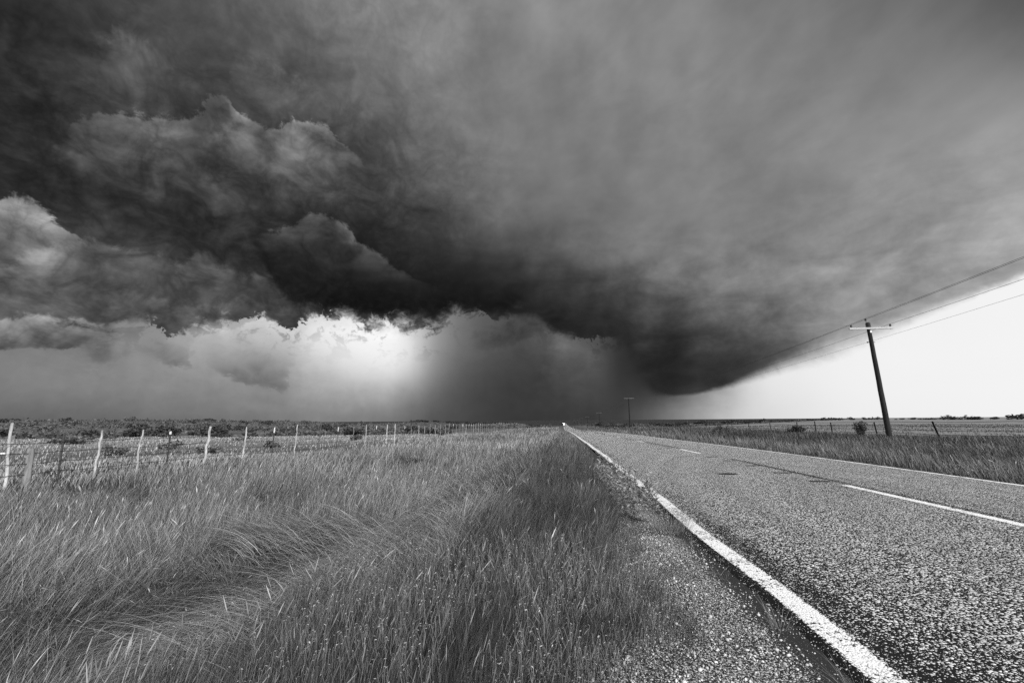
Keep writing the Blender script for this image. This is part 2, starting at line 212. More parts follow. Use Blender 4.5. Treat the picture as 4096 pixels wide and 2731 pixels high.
HILL_AZ = [-90, -54, -49.6, -42.3, -35.8, -29.5, -27, -24.5, -18, -12, -8]
HILL_Z = [2.6, 2.7, 2.6, 2.5, 2.3, 1.2, -0.6, -1.6, -3.0, -5.0, -7.0]
def H(x, y):
    """height of the ground (the pavement lies above it)"""
    x = np.asarray(x, float); y = np.asarray(y, float)
    zr, zl = ROADZ(y), LEFTZ(y)
    zp = RIGHTZ(y - np.maximum(x - 22, 0)*1.6)
    z = zr - 0.03
    bank = sm(-x, 0.9, 2.6)
    left = zr - 0.05 - 0.05*sm(-x, -1.0, 1.0)
    z = np.where(x < XC, left*(1 - bank) + (zl - 0.10*sm(-x, 1.8, 2.6)*(1 - sm(-x, 3, 9)))*bank, z)
    rb = sm(x, 9.6, 16.0)
    z = np.where(x >= XC, (zr - 0.05)*(1 - rb) + zp*rb, z)
    az = np.degrees(np.arctan2(x, y)); r = np.hypot(x, y)
    zh = np.interp(az, HILL_AZ, HILL_Z) + (vnoise(x, y, 60, 3, 5) - .5)*1.6*sm(r, 90, 200)
    w = sm(r, 75, 330)*sm(-az, 11, 17)*np.where(y > -200, 1, 0)
    z = z*(1 - w) + zh*w
    z = z - sm(r, 420, 1500)*sm(-az, 11, 17)*np.where(y > -200, 1, 0)*np.maximum(zh + 8.5, 0)*0.9
    # two bare mounds on the pasture
    def mound(a, rr, wa, wr, hh):
        return hh*np.exp(-((az - a)/wa)**4 - ((r - rr)/wr)**2)
    z = z + mound(-23.0, 175, 2.1, 16, 2.0) + mound(-19.4, 190, 1.0, 12, 1.7)
    # wooded rise left of the far road
    z = z + 4.3*np.exp(-((r - 620)/130)**2)*sm(-az, 2.5, 8)*(1 - sm(-az, 17, 24))
    # the ditch at the foot of the bank, and the lip above it
    sb = x - bandx(y); dn = .45 + 1.1*vnoise(y, 0*y, 4.0, 2, 19)
    z = z - (.24*np.exp(-((sb + .85)/.62)**2) - .07*np.exp(-((sb - .3)/.4)**2))*dn*sm(y, 1.2, 2.4)*(1 - sm(y, 20, 45))
    und = (vnoise(x, y, 3.1, 3, 21) - .5)*0.16*sm(np.abs(x - XC), 5.5, 8) + (vnoise(x, y, 14, 2, 31) - .5)*0.30*sm(np.abs(x - XC), 7, 14)
    z = z + und
    pave = (x > XL - 0.02) & (x < XR + 0.02)
    return np.where(pave, zr - 0.14, z)

def new_mesh(name, verts, faces, mat, parent=None, smooth=False, attr=None):
    me = bpy.data.meshes.new(name); me.from_pydata(verts, [], faces)
    if attr is not None:
        a = me.attributes.new('tone', 'FLOAT', 'POINT'); a.data.foreach_set('value', np.asarray(attr, np.float32))
    if mat: me.materials.append(mat)
    if smooth: me.polygons.foreach_set('use_smooth', [True]*len(me.polygons))
    me.update()
    o = bpy.data.objects.new(name, me); COL.objects.link(o)
    if parent: o.parent = parent
    return o
def np_mesh(name, V, loops, starts, totals, mat, tone=None, smooth=False):
    me = bpy.data.meshes.new(name)
    me.vertices.add(len(V)); me.vertices.foreach_set('co', np.ascontiguousarray(V, np.float32).ravel())
    me.loops.add(len(loops)); me.loops.foreach_set('vertex_index', np.ascontiguousarray(loops, np.int32))
    me.polygons.add(len(starts)); me.polygons.foreach_set('loop_start', np.ascontiguousarray(starts, np.int32))
    me.polygons.foreach_set('loop_total', np.ascontiguousarray(totals, np.int32))
    if smooth: me.polygons.foreach_set('use_smooth', np.ones(len(starts), bool))
    if tone is not None:
        a = me.attributes.new('tone', 'FLOAT', 'POINT'); a.data.foreach_set('value', np.ascontiguousarray(tone, np.float32))
    me.materials.append(mat); me.update(calc_edges=True)
    o = bpy.data.objects.new(name, me); COL.objects.link(o); return o
def quads_mesh(name, V, Q, mat, tone=None, smooth=False):
    Q = np.asarray(Q); n = Q.shape[1]
    return np_mesh(name, V, Q.ravel(), np.arange(len(Q))*n, np.full(len(Q), n), mat, tone, smooth)

class MB:
    """collects shapes and links them as one mesh"""
    def __init__(s): s.v = []; s.f = []; s.t = []
    def add(s, v, f, tone=0.5):
        b = len(s.v); s.v += [tuple(p) for p in v]; s.f += [tuple(i + b for i in q) for q in f]; s.t += [tone]*len(v); return s
    def tube(s, pts, rad, n=8, tone=0.5, cap=True):
        pts = [Vector(p) for p in pts]; rad = rad if hasattr(rad, '__len__') else [rad]*len(pts)
        V, F = [], []
        for i, p in enumerate(pts):
            d = (pts[min(i + 1, len(pts) - 1)] - pts[max(i - 1, 0)]).normalized()
            a = d.cross(Vector((0, 1, 0)) if abs(d.y) < .9 else Vector((1, 0, 0))).normalized(); b = d.cross(a)
            for k in range(n):
                q = 2*math.pi*k/n; V.append(p + (a*math.cos(q) + b*math.sin(q))*rad[i])
        for i in range(len(pts) - 1):
            for k in range(n):
                F.append((i*n + k, i*n + (k + 1) % n, (i + 1)*n + (k + 1) % n, (i + 1)*n + k))
        if cap: F.append(tuple(range(n))[::-1]); F.append(tuple((len(pts) - 1)*n + k for k in range(n)))
        return s.add(V, F, tone)
    def box(s, c, d, rot=None, tone=0.5, bev=0.0):
        c = Vector(c); hx, hy, hz = [q/2 for q in d]; b = min(bev, hx*.9, hy*.9, hz*.9)
        V, F = [], []
        if b <= 0:
            V = [Vector((x, y, z)) for z in (-hz, hz) for y in (-hy, hy) for x in (-hx, hx)]
            F = [(0, 2, 3, 1), (4, 5, 7, 6), (0, 1, 5, 4), (2, 6, 7, 3), (0, 4, 6, 2), (1, 3, 7, 5)]
        else:                                            # octagonal-section bar along its longest side
            ax = max(range(3), key=lambda i: d[i]); o = [i for i in range(3) if i != ax]; h = (hx, hy, hz)
            p, q = h[o[0]], h[o[1]]
            ring = [(p - b, -q), (p, -q + b), (p, q - b), (p - b, q), (-p + b, q), (-p, q - b), (-p, -q + b), (-p + b, -q)]
            for e in (-1, 1):
                for u, w in ring:
                    t = [0, 0, 0]; t[ax] = e*h[ax]; t[o[0]] = u; t[o[1]] = w; V.append(Vector(t))
            F = [(k, (k + 1) % 8, 8 + (k + 1) % 8, 8 + k) for k in range(8)] + [tuple(range(8))[::-1], tuple(range(8, 16))]
        Mr = Euler(rot).to_matrix() if rot else Matrix.Identity(3)
        return s.add([c + Mr @ v for v in V], F, tone)
    def lathe(s, c, prof, n=12, axis=None, tone=0.5):
        c = Vector(c); V, F = [], []
        q = (Vector(axis).normalized().to_track_quat('Z', 'Y') if axis else None)
        for r, z in prof:
            for k in range(n):
                a = 2*math.pi*k/n; v = Vector((r*math.cos(a), r*math.sin(a), z)); V.append(c + (q @ v if q else v))
        for i in range(len(prof) - 1):
            for k in range(n): F.append((i*n + k, i*n + (k + 1) % n, (i + 1)*n + (k + 1) % n, (i + 1)*n + k))
        F.append(tuple(range(n))[::-1]); F.append(tuple((len(prof) - 1)*n + k for k in range(n)))
        return s.add(V, F, tone)
    def build(s, name, mat, parent=None, smooth=False):
        o = new_mesh(name, s.v, s.f, mat, parent, False, s.t)
        bm = bmesh.new(); bm.from_mesh(o.data); bmesh.ops.recalc_face_normals(bm, faces=bm.faces); bm.to_mesh(o.data); bm.free()
        if smooth:
            o.data.polygons.foreach_set('use_smooth', [True]*len(o.data.polygons)); o.data.set_sharp_from_angle(angle=R(50))
        return o
def tag(o, label=None, cat=None, group=None, kind=None):
    if label: o['label'] = label
    if cat: o['category'] = cat
    if group: o['group'] = group
    if kind: o['kind'] = kind
    return o
def empty(name, loc, rz=0.0, label=None, cat=None, group=None):
    o = bpy.data.objects.new(name, None); COL.objects.link(o); o.location = loc; o.rotation_euler = (0, 0, rz)
    o.empty_display_size = 0.2
    return tag(o, label, cat, group)
def copy_tree(o, parent=None):
    c = o.copy(); COL.objects.link(c)
    if parent: c.parent = parent
    for ch in list(o.children): copy_tree(ch, c)
    return c

# ------------------------------------------------------------------ materials (black and white: every colour is a grey)
def grey(v): return (v, v, v, 1.0)
def mat_new(name):
    mt = bpy.data.materials.new(name); mt.use_nodes = True; nt = mt.node_tree; nt.nodes.clear(); X.nt = nt
    out = nt.nodes.new('ShaderNodeOutputMaterial'); return mt, nt, out
def position():
    g = X.nt.nodes.new('ShaderNodeNewGeometry'); s = X.nt.nodes.new('ShaderNodeSeparateXYZ')
    X.nt.links.new(g.outputs['Position'], s.inputs[0]); return X(g.outputs['Position']), X(s.outputs[0]), X(s.outputs[1]), X(s.outputs[2])
def local():
    t = X.nt.nodes.new('ShaderNodeTexCoord'); return X(t.outputs['Object'])
def attr(name='tone'):
    a = X.nt.nodes.new('ShaderNodeAttribute'); a.attribute_name = name; return X(a.outputs['Fac'])
def voro(v, scale, rnd=1.0, what='Distance', feature='F1'):
    n = X.nt.nodes.new('ShaderNodeTexVoronoi'); n.feature = feature; X.nt.links.new(v.s, n.inputs['Vector'])
    n.inputs['Scale'].default_value = scale; n.inputs['Randomness'].default_value = rnd
    return n
def bsdf(out, col, rough=0.8, spec=0.3, bump=None, bstr=0.5, bdist=0.01, metal=0.0, alpha=None):
    nt = X.nt; p = nt.nodes.new('ShaderNodeBsdfPrincipled')
    if isinstance(col, X): nt.links.new(col.s, p.inputs['Base Color'])
    else: p.inputs['Base Color'].default_value = grey(col)
    if isinstance(rough, X): nt.links.new(rough.s, p.inputs['Roughness'])
    else: p.inputs['Roughness'].default_value = rough
    p.inputs['Specular IOR Level'].default_value = spec; p.inputs['Metallic'].default_value = metal
    if bump is not None:
        b = nt.nodes.new('ShaderNodeBump'); b.inputs['Strength'].default_value = bstr; b.inputs['Distance'].default_value = bdist
        nt.links.new(bump.s, b.inputs['Height']); nt.links.new(b.outputs[0], p.inputs['Normal'])
    if alpha is not None: nt.links.new(alpha.s, p.inputs['Alpha'])
    nt.links.new(p.outputs[0], out.inputs[0]); return p
def noisy(name, lo, hi, scale, rough=0.85, detail=5, bstr=0.3, bdist=0.01, stretch=(1, 1, 1), metal=0.0, spec=0.3):
    mt, nt, out = mat_new(name); mp = nt.nodes.new('ShaderNodeMapping'); mp.inputs['Scale'].default_value = stretch
    nt.links.new(local().s, mp.inputs['Vector']); n = noise(X(mp.outputs[0]), scale, detail, 0.62, 0.3)
    f = sstep(n, 0.3, 0.7); bsdf(out, mixf(lo, hi, f) if True else lo, rough, spec, n, bstr, bdist, metal); return mt
def mixc(lo, hi, f): return f*(hi - lo) + lo

def m_grass(name, trans=0.12, gain=1.0):
    mt, nt, out = mat_new(name); t = attr()*gain
    d = nt.nodes.new('ShaderNodeBsdfDiffuse'); nt.links.new(t.s, d.inputs[0])
    tr = nt.nodes.new('ShaderNodeBsdfTranslucent'); nt.links.new((t*0.9).s, tr.inputs[0])
    mx = nt.nodes.new('ShaderNodeMixShader'); mx.inputs[0].default_value = trans
    nt.links.new(d.outputs[0], mx.inputs[1]); nt.links.new(tr.outputs[0], mx.inputs[2]); nt.links.new(mx.outputs[0], out.inputs[0]); return mt
M_GRASS = m_grass('grass_blades')
M_LEAF = m_grass('leaves', 0.2)

def m_ground():
    mt, nt, out = mat_new('prairie_soil_and_grass'); p, x, y, z = position()
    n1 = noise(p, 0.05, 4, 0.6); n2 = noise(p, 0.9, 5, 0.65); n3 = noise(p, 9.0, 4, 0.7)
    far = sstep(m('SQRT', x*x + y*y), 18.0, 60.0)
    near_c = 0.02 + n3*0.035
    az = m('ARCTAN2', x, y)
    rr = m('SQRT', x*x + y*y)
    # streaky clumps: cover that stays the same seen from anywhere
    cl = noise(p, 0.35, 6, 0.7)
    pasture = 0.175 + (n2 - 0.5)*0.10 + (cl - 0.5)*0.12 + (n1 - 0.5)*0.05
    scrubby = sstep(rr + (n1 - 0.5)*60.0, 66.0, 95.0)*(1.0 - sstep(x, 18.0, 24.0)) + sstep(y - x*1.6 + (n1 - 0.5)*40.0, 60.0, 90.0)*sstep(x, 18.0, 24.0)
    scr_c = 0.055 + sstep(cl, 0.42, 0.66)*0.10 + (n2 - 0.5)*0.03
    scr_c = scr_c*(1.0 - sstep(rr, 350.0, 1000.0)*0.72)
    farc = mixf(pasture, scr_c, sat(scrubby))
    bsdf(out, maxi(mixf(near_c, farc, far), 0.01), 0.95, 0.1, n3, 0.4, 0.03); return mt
M_GROUND = m_ground()

def stones(p, scale, cover):
    """chip seal: pale stones bedded in black binder. returns colour, height"""
    a = voro(p, scale); d = X(a.outputs['Distance']); rc = X.nt.nodes.new('ShaderNodeSeparateColor')
    X.nt.links.new(a.outputs['Color'], rc.inputs[0]); r1, r2, r3 = (X(rc.outputs[i]) for i in range(3))
    lim = mixf(0.30, 0.62, r1)*cover
    st = 1.0 - sstep(d, lim*0.82, lim)
    st = st*sstep(r2, 0.02, 0.06)
    hgt = m('SQRT', maxi(1.0 - (d/lim)*(d/lim), 0.0))*st
    return st, hgt, r3
def m_road():
    mt, nt, out = mat_new('chip_seal_road'); p, x, y, z = position()
    w = vec(x*1.0, y*0.10, 0.0)
    patch = noise(w, 1.3, 4, 0.6) - 0.5
    fine = noise(p, 2.2, 4, 0.6) - 0.5
    def bell(c, s): return m('EXPONENT', (x - c)*(x - c)*(-1.0/(s*s)))
    wheel = -bell(3.3, 0.9) - bell(7.1, 0.9) + bell(2.05, 0.3)*0.35 + bell(5.0, 0.35)*0.8
    edge = bell(1.46, 0.13)*0.85 + bell(1.82, 0.14)*0.35 + bell(5.45, 0.09)*0.7
    cover = 0.95 + sstep(y + patch*8.0, 2.5, 14.0)*0.20 - wheel*0.10 - edge*0.55 + patch*0.75 + fine*0.5  # rise along y paints in how a grazing view hides the dark gaps
    clump = noise(p, 16.0, 3, 0.6) - 0.5
    cover = sat(cover + clump*1.25)
    st, hg, r = stones(p, 44.0, cover)
    st2, hg2, r2 = stones(vec(x + 3.3, y + 1.7, z), 76.0, cover*0.8)
    s = maxi(st, st2*0.9); h = maxi(hg, hg2*0.6)
    col = mixf(0.007, 0.31 + r*0.34 + r2*0.10, s)
    bsdf(out, col, 0.85, 0.18, h, 0.9, 0.008); return mt
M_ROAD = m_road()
def m_paint():
    mt, nt, out = mat_new('worn_white_paint'); p, x, y, z = position()
    st, hg, r = stones(p, 62.0, 1.25)
    wear = noise(p, 2.1, 6, 0.68); w2 = noise(p, 30.0, 3, 0.6)
    keep = sat(st*0.55 + sstep(wear + (w2 - 0.5)*0.9, 0.34, 0.50)*0.75)
    keep = sstep(keep, 0.35, 0.7)
    e = attr('tone')                                    # 0 on the strip's edge, 1 inside
    al = sstep(e + (w2 - 0.5)*1.5 + (st - 0.5)*0.5, 0.18, 0.42)
    col = mixf(0.03, 0.84 - wear*0.16, keep)
    bsdf(out, col, 0.6, 0.35, hg, 0.7, 0.006, alpha=al); return mt
M_PAINT = m_paint()
def m_tar():
    mt, nt, out = mat_new('tar'); p, x, y, z = position(); n = noise(p, 60, 3, 0.6); e = attr('tone')
    al = sstep(e + (noise(p, 22, 3, .6) - 0.5)*1.2, 0.15, 0.45)
    bsdf(out, mixf(0.012, 0.05, sstep(n, .5, .75)), 0.6, 0.4, n, 0.4, 0.004, alpha=al); return mt
M_TAR = m_tar()
def m_shoulder():
    mt, nt, out = mat_new('shoulder_gravel'); p, x, y, z = position()
    cover = sat(0.98 - sstep(x, 1.18, 1.42)*0.75 + (noise(p, 1.6, 4, .6) - .5)*0.7)
    st, hg, r = stones(p, 55.0, cover); st2, hg2, r2 = stones(vec(x + 5, y + 2, z), 90.0, cover)
    s = maxi(st, st2*.8); bsdf(out, mixf(0.02, 0.20 + r*0.32, s), 0.85, 0.25, maxi(hg, hg2*.6), 1.0, 0.008); return mt
M_SHOULDER = m_shoulder()
def m_tone(name, rough=0.85, spec=0.25, nscale=40.0, amp=0.35, stretch=(1, 1, 1), bstr=0.4):
    mt, nt, out = mat_new(name); mp = nt.nodes.new('ShaderNodeMapping'); mp.inputs['Scale'].default_value = stretch
    nt.links.new(local().s, mp.inputs['Vector']); n = noise(X(mp.outputs[0]), nscale, 4, 0.6)
    bsdf(out, attr()*(1.0 + (n - 0.5)*2*amp), rough, spec, n, bstr, 0.006); return mt
M_STONE = m_tone('loose_stone', 0.85, 0.25, 90, 0.3)
M_WOOD = m_tone('weathered_wood', 0.9, 0.2, 16, 1.3, (1, 1, 0.16))
M_POLE = m_tone('creosoted_pole', 0.85, 0.25, 14, 1.3, (1, 1, 0.10))
M_STEEL = m_tone('painted_steel', 0.6, 0.4, 30, 0.3)
M_WIRE = m_tone('wire', 0.6, 0.4, 30, 0.1)
M_GLAZE = m_tone('glazed_porcelain', 0.25, 0.5, 10, 0.1)
M_CARP = m_tone('white_car_paint', 0.35, 0.5, 5, 0.03)
M_GLASS = m_tone('dark_glass', 0.08, 0.5, 5, 0.03)
M_RUBBER = m_tone('rubber', 0.9, 0.2, 20, 0.1)
def m_lamp():
    mt, nt, out = mat_new('lit_headlight'); e = nt.nodes.new('ShaderNodeEmission'); e.inputs[0].default_value = grey(1); e.inputs[1].default_value = 55
    nt.links.new(e.outputs[0], out.inputs[0]); mt.cycles.emission_sampling = 'NONE'; return mt
M_LAMP = m_lamp()

# ------------------------------------------------------------------ ground, road, shoulder
def lines(fine, growth, lim):
    v = list(fine); s = v[-1] - v[-2]
    while v[-1] < lim: s *= growth; v.append(v[-1] + s)
    return v
xr_ = lines([XR + .02, XR + .15, XR + .35, XR + .6, 10.2, 10.7, 11.3, 12, 12.7, 13.5, 14.3, 15.2, 16.1, 17, 18, 19, 20, 21, 22.2, 23.4, 25], 1.075, 60000)
xl_ = lines([-(XL - .02), -1.25, -1.05, -.85, -.65, -.4, -.15, .1, .35, .6, .85, 1.1, 1.35, 1.6, 1.85, 2.1, 2.35, 2.6, 2.9, 3.3, 3.8, 4.4, 5, 5.7, 6.4, 7.2, 8, 9, 10, 11, 12.2, 13.4, 14.8], 1.055, 60000)
gx = np.array(sorted([-v for v in xl_] + [XL + .02, 3, XC, 7.5, XR - .02] + xr_))
gy = np.array(sorted([-v for v in lines([0, 1, 2, 3.2, 4.6], 1.25, 4000)][1:] + lines(list(np.arange(0, 24, .4)), 1.032, 90000)))
GX, GY = np.meshgrid(gx, gy); GZ = H(GX, GY)
nx, ny = len(gx), len(gy)
idx = np.arange(nx*ny).reshape(ny, nx)
Q = np.stack([idx[:-1, :-1], idx[:-1, 1:], idx[1:, 1:], idx[1:, :-1]], -1).reshape(-1, 4)
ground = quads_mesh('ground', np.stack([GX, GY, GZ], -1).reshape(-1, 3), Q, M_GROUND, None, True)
tag(ground, 'grassy prairie ground stretching to the horizon', 'ground', kind='structure')
ROAD_END = 1900.0
ry = np.array(lines(list(np.arange(-30, 120, .5)), 1.03, ROAD_END))
rx = np.array([XL, 1.5, 1.7, 2.2, 3, 3.8, 4.5, XC, 6.1, 6.9, 7.7, 8.4, 8.8, 9.0, XR])
def strip(name, x0, x1, ys, dz, mat, parent=None, nxs=None, edge=0.25, wob=0.0):
    """a sheet on the road surface between x0 and x1"""
    xs = nxs if nxs is not None else np.array([x0, x0 + (x1 - x0)*edge, x1 - (x1 - x0)*edge, x1])
    A, B_ = np.meshgrid(xs, ys); Z = ROADZ(B_) + crown(A) + dz
    W_ = A + (vnoise(B_, A*0, 2.0, 3, 77) - .5)*wob
    e = np.minimum(A - xs[0], xs[-1] - A); e = np.clip(e/max(xs[1] - xs[0], 1e-6), 0, 1)
    if len(ys) > 3:
        pass
    ii = np.arange(A.size).reshape(A.shape); q = np.stack([ii[:-1, :-1], ii[:-1, 1:], ii[1:, 1:], ii[1:, :-1]], -1).reshape(-1, 4)
    o = quads_mesh(name, np.stack([W_, B_, Z], -1).reshape(-1, 3), q, mat, e.ravel(), True)
    if parent: o.parent = parent
    return o
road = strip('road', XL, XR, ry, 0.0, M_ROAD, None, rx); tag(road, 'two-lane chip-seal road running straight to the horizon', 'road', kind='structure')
# ragged pavement edge on the left
me = road.data
for v in me.vertices:
    if abs(v.co.x - XL) < 1e-4: v.co.x += (float(vnoise(v.co.y, 0.0, .7, 3, 9)) - .5)*.22; v.co.z -= .035
    elif abs(v.co.x - XR) < 1e-4: v.co.x += (float(vnoise(v.co.y, 5.0, .7, 3, 9)) - .5)*.14; v.co.z -= .03
el = strip('edge_line', 1.49, 1.67, ry, 0.004, M_PAINT, road, None, .16, .10); el['label'] = 'solid white edge line along the left side of the road'
er = strip('edge_line', 8.76, 8.96, ry, 0.004, M_PAINT, road, None, .12, .05); er['label'] = 'solid white edge line along the right side of the road'
y0 = 6.5
for k in range(24):
    ys = np.linspace(y0 + 12.2*k - (.7 if k == 0 else 0), y0 + 12.2*k + 3.05, 8); strip('centre_dash', XC - .085, XC + .085, ys, 0.004, M_PAINT, road, None, .14)
def patch(name, cx, cy, rx_, ry_, par):
    n = 20; V = [(cx, cy, float(ROADZ(cy) + crown(cx)) + .0045)]; T = [1.0]
    for ring, t in ((.75, 1.0), (1.0, 0.0)):
        for k in range(n):
            a = 2*math.pi*k/n; x_, y_ = cx + rx_*ring*math.cos(a), cy + ry_*ring*math.sin(a)
            V.append((x_, y_, float(ROADZ(y_) + crown(x_)) + .0045)); T.append(t)
    F = [(0, 1 + k, 1 + (k + 1) % n) for k in range(n)] + [(1 + k, 1 + n + k, 1 + n + (k + 1) % n, 1 + (k + 1) % n) for k in range(n)]
    return new_mesh(name, V, F, M_TAR, par, False, T)
tp = patch('tar_patch', 3.82, 11.5, .24, .19, road); tp['label'] = 'dark round patch in the left lane'
for yy in [10.1, 11.7, 13.5, 15.2, 16.8] + [23.3 + 1.35*i for i in range(6)] + [35.5 + 1.5*i for i in range(5)] + [48 + 1.7*i for i in range(4)]:
    ys = np.array([yy - .065, yy - .035, yy + .035, yy + .065]); cx = 5.12 + random.uniform(-.05, .05)
    strip('tar_strip', cx - .2, cx + .2, ys, 0.008, M_TAR, road, None, .1)
for (a, b, xx, w) in ((10.5, 16.5, 5.47, .022), (22.5, 33, 5.45, .03), (95, 118, 5.0, .35), (120, 150, 5.15, .4), (160, 200, 4.9, .4), (60, 80, 5.3, .12)):
    s_ = strip('tar_strip', xx - w, xx + w, np.arange(a, b, .5), 0.0065, M_TAR, road, None, .2, .12)
# gravel shoulder on the left
gxs = np.linspace(-0.6, 1.56, 18); gys = np.arange(-4, 16, .25)
A, B_ = np.meshgrid(gxs, gys); Z = H(np.minimum(A, XL - .03), B_) + .008 + .018*sm(A, 1.05, 1.40)
ii = np.arange(A.size).reshape(A.shape); q = np.stack([ii[:-1, :-1], ii[:-1, 1:], ii[1:, 1:], ii[1:, :-1]], -1).reshape(-1, 4)
sh = quads_mesh('shoulder', np.stack([A, B_, Z], -1).reshape(-1, 3), q, M_SHOULDER, None, True); tag(sh, 'narrow gravel shoulder beside the left edge line', 'shoulder', kind='structure')
def xg(y):
    """where the grass gives way to bare gravel, left of the road"""
    return np.interp(y, [0, 1.5, 2.2, 2.7, 3.3, 4.0, 4.6, 5.4, 6.3, 7.6, 12], [.25, .3, .38, .46, .84, .72, .70, .80, .98, 1.10, 1.16]) + (vnoise(y, 0*np.asarray(y, float), .5, 2, 3) - .5)*.2
# loose stones: one icosahedron bent many ways
def ico():
    bm = bmesh.new(); bmesh.ops.create_icosphere(bm, subdivisions=1, radius=1.0)
    v = np.array([x.co[:] for x in bm.verts]); f = np.array([[q.index for q in p.verts] for p in bm.faces]); bm.free(); return v, f
IV, IF = ico()
def scatter_stones(name, xs, ys, zs, sizes, tones, mat):
    n = len(xs); d = RNG.normal(1, .22, (n, len(IV), 1)).clip(.6, 1.4); sc = RNG.uniform(.6, 1.15, (n, 1, 3)); sc[:, :, 2] *= .75
    a = RNG.uniform(0, 6.28, n); c, s = np.cos(a)[:, None], np.sin(a)[:, None]
    v = IV[None]*d*sc*sizes[:, None, None]; x2 = v[..., 0]*c - v[..., 1]*s; y2 = v[..., 0]*s + v[..., 1]*c
    V = np.stack([x2 + xs[:, None], y2 + ys[:, None], v[..., 2] + zs[:, None]], -1).reshape(-1, 3)
    F = (IF[None] + (np.arange(n)*len(IV))[:, None, None]).reshape(-1, 3)
    return quads_mesh(name, V, F, mat, np.repeat(tones, len(IV)), False)
n = 34000; sx = RNG.uniform(-.2, 1.46, n); sy = 1.2 + RNG.uniform(0, 1, n)**1.5*8.5
keep = (sx > xg(sy) - .35) & (RNG.uniform(0, 1, n) < 1.05 - sm(sx, 1.05, 1.40)*.78) & (RNG.uniform(0, 1, n) < sm(vnoise(sx, sy, .45, 3, 50), .12, .55))
sx, sy = sx[keep], sy[keep]; sz = .0034*np.exp(np.abs(RNG.normal(0, .55, len(sx)))); sz = np.minimum(sz, .016)
tn = RNG.uniform(.10, .60, len(sx)); gz = H(np.minimum(sx, XL - .03), sy) + .012 + .018*sm(sx, 1.05, 1.40)
gravel = scatter_stones('gravel', sx, sy, gz, sz, tn, M_STONE); tag(gravel, 'pale loose gravel on the road shoulder', 'gravel', kind='stuff')
# ------------------------------------------------------------------ grass: every blade is a bent ribbon of its own
def grass_fields(x, y):
    """height, lean angle at the foot, bend, lean direction, tone - all by place"""
    n1 = vnoise(x, y, 2.2, 3, 101); n2 = vnoise(x, y, .6, 3, 111); n3 = vnoise(x, y, 7.0, 2, 121); n4 = vnoise(x*0.6, y, 1.1, 3, 131)
    s = x - bandx(y)
    leftside = x < XC
    h = np.where(leftside, .40 + .22*n1 + .08*(n3 - .5), .30 + .26*n1)
    bank = sm(s + (n1 - .5)*2.6 + (n2 - .5)*1.0 + (n3 - .5)*1.6*sm(y, 8, 20), -.4, 1.4)*leftside*(x < XL)
    h = h*(1 - .10*bank)
    edge = np.where(leftside, sm(xg(y) - x, -.05, .55), sm(x - XR, -.1, .8))
    h = h*(.30 + .70*edge)
    h = h*(1 + .22*np.exp(-((y - 8.5)/3.0)**2)*sm(x, .3, .9)*leftside)
    h = h*(1 - .62*sm(x, .45, .95)*sm(y, 5.2, 6.4)*(1 - sm(y, 11.5, 14))*leftside)
    h = h*(1 - .42*sm(-x, 8.5, 12.0))
    h = np.where(x < -13.3, .13 + .12*n1, h); h = np.where(x > 22.3, .10 + .08*n1, h)
    th0 = .02 + .07*n2; th1 = .10 + .38*n1*n2*2 + .25*sm(n3, .5, .75)
    dirx = np.where(leftside, .9, -.5) + (n2 - .5)*1.2; diry = .15 + (n4 - .5)*1.6
    # wind-laid windrow along the edge of the bank, combed towards the camera
    seg = sm(vnoise(y, 0*y, 1.5, 2, 17), .30, .48)
    lay = np.exp(-((s - .10)/.40)**2)*seg*(y > 2.2)*(y < 45)*leftside
    th0 = th0 + .75*lay; th1 = th1 + .75*lay; dirx = dirx*(1 - lay) - .80*lay; diry = diry*(1 - lay) - .62*lay; h = h*(1 + .5*lay)
    # trampled hollow left of it, where grass lies flat in tangled swirls
    hol = sm(-s, .15, .6)*(1 - sm(-s, 1.9, 3.4))*sm(y, 2.7, 3.6)*(1 - sm(y, 6.0, 8.0))*leftside
    hol = np.maximum(hol, sm(vnoise(x, y, 1.9, 2, 141), .60, .72)*sm(-s, .6, 1.2)*sm(-x, 0, 2)*.8)*(x > -13)*leftside
    h = h*(1 - .42*hol); th0 = th0 + .55*hol*n4*1.6; th1 = th1 + .7*hol
    sw = vnoise(x, y, 1.3, 2, 151)*9.0; dirx = dirx*(1 - hol) + np.cos(sw)*hol; diry = diry*(1 - hol) + np.sin(sw)*hol
    # tone, mostly by species: dark green bank, pale seeding grass in the ditch and meadow
    fieldtone = .058 + .090*sm(np.hypot(x, y) + (n1 - .5)*2.5, 2.6, 8) + .13*(n3 - .32) + .13*(n1 - .5)  # field blades darker near the camera, whatever the species
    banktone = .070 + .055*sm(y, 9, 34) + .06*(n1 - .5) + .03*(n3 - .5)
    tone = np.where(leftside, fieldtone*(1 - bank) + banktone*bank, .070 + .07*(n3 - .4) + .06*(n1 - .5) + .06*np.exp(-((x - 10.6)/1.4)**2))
    tone = tone + .16*lay*(s < .25) - .03*np.exp(-((s - .75)/.4)**2)*seg - .10*hol*(n4 > .33)  # hollow's shade painted into its blades as a darker tone
    tone = np.where(x < -13.3, .23 + .07*(n1 - .5), tone); tone = np.where(x > 22.3, .12 + .03*(n1 - .5), tone)
    return h, th0, th1, dirx, diry, tone
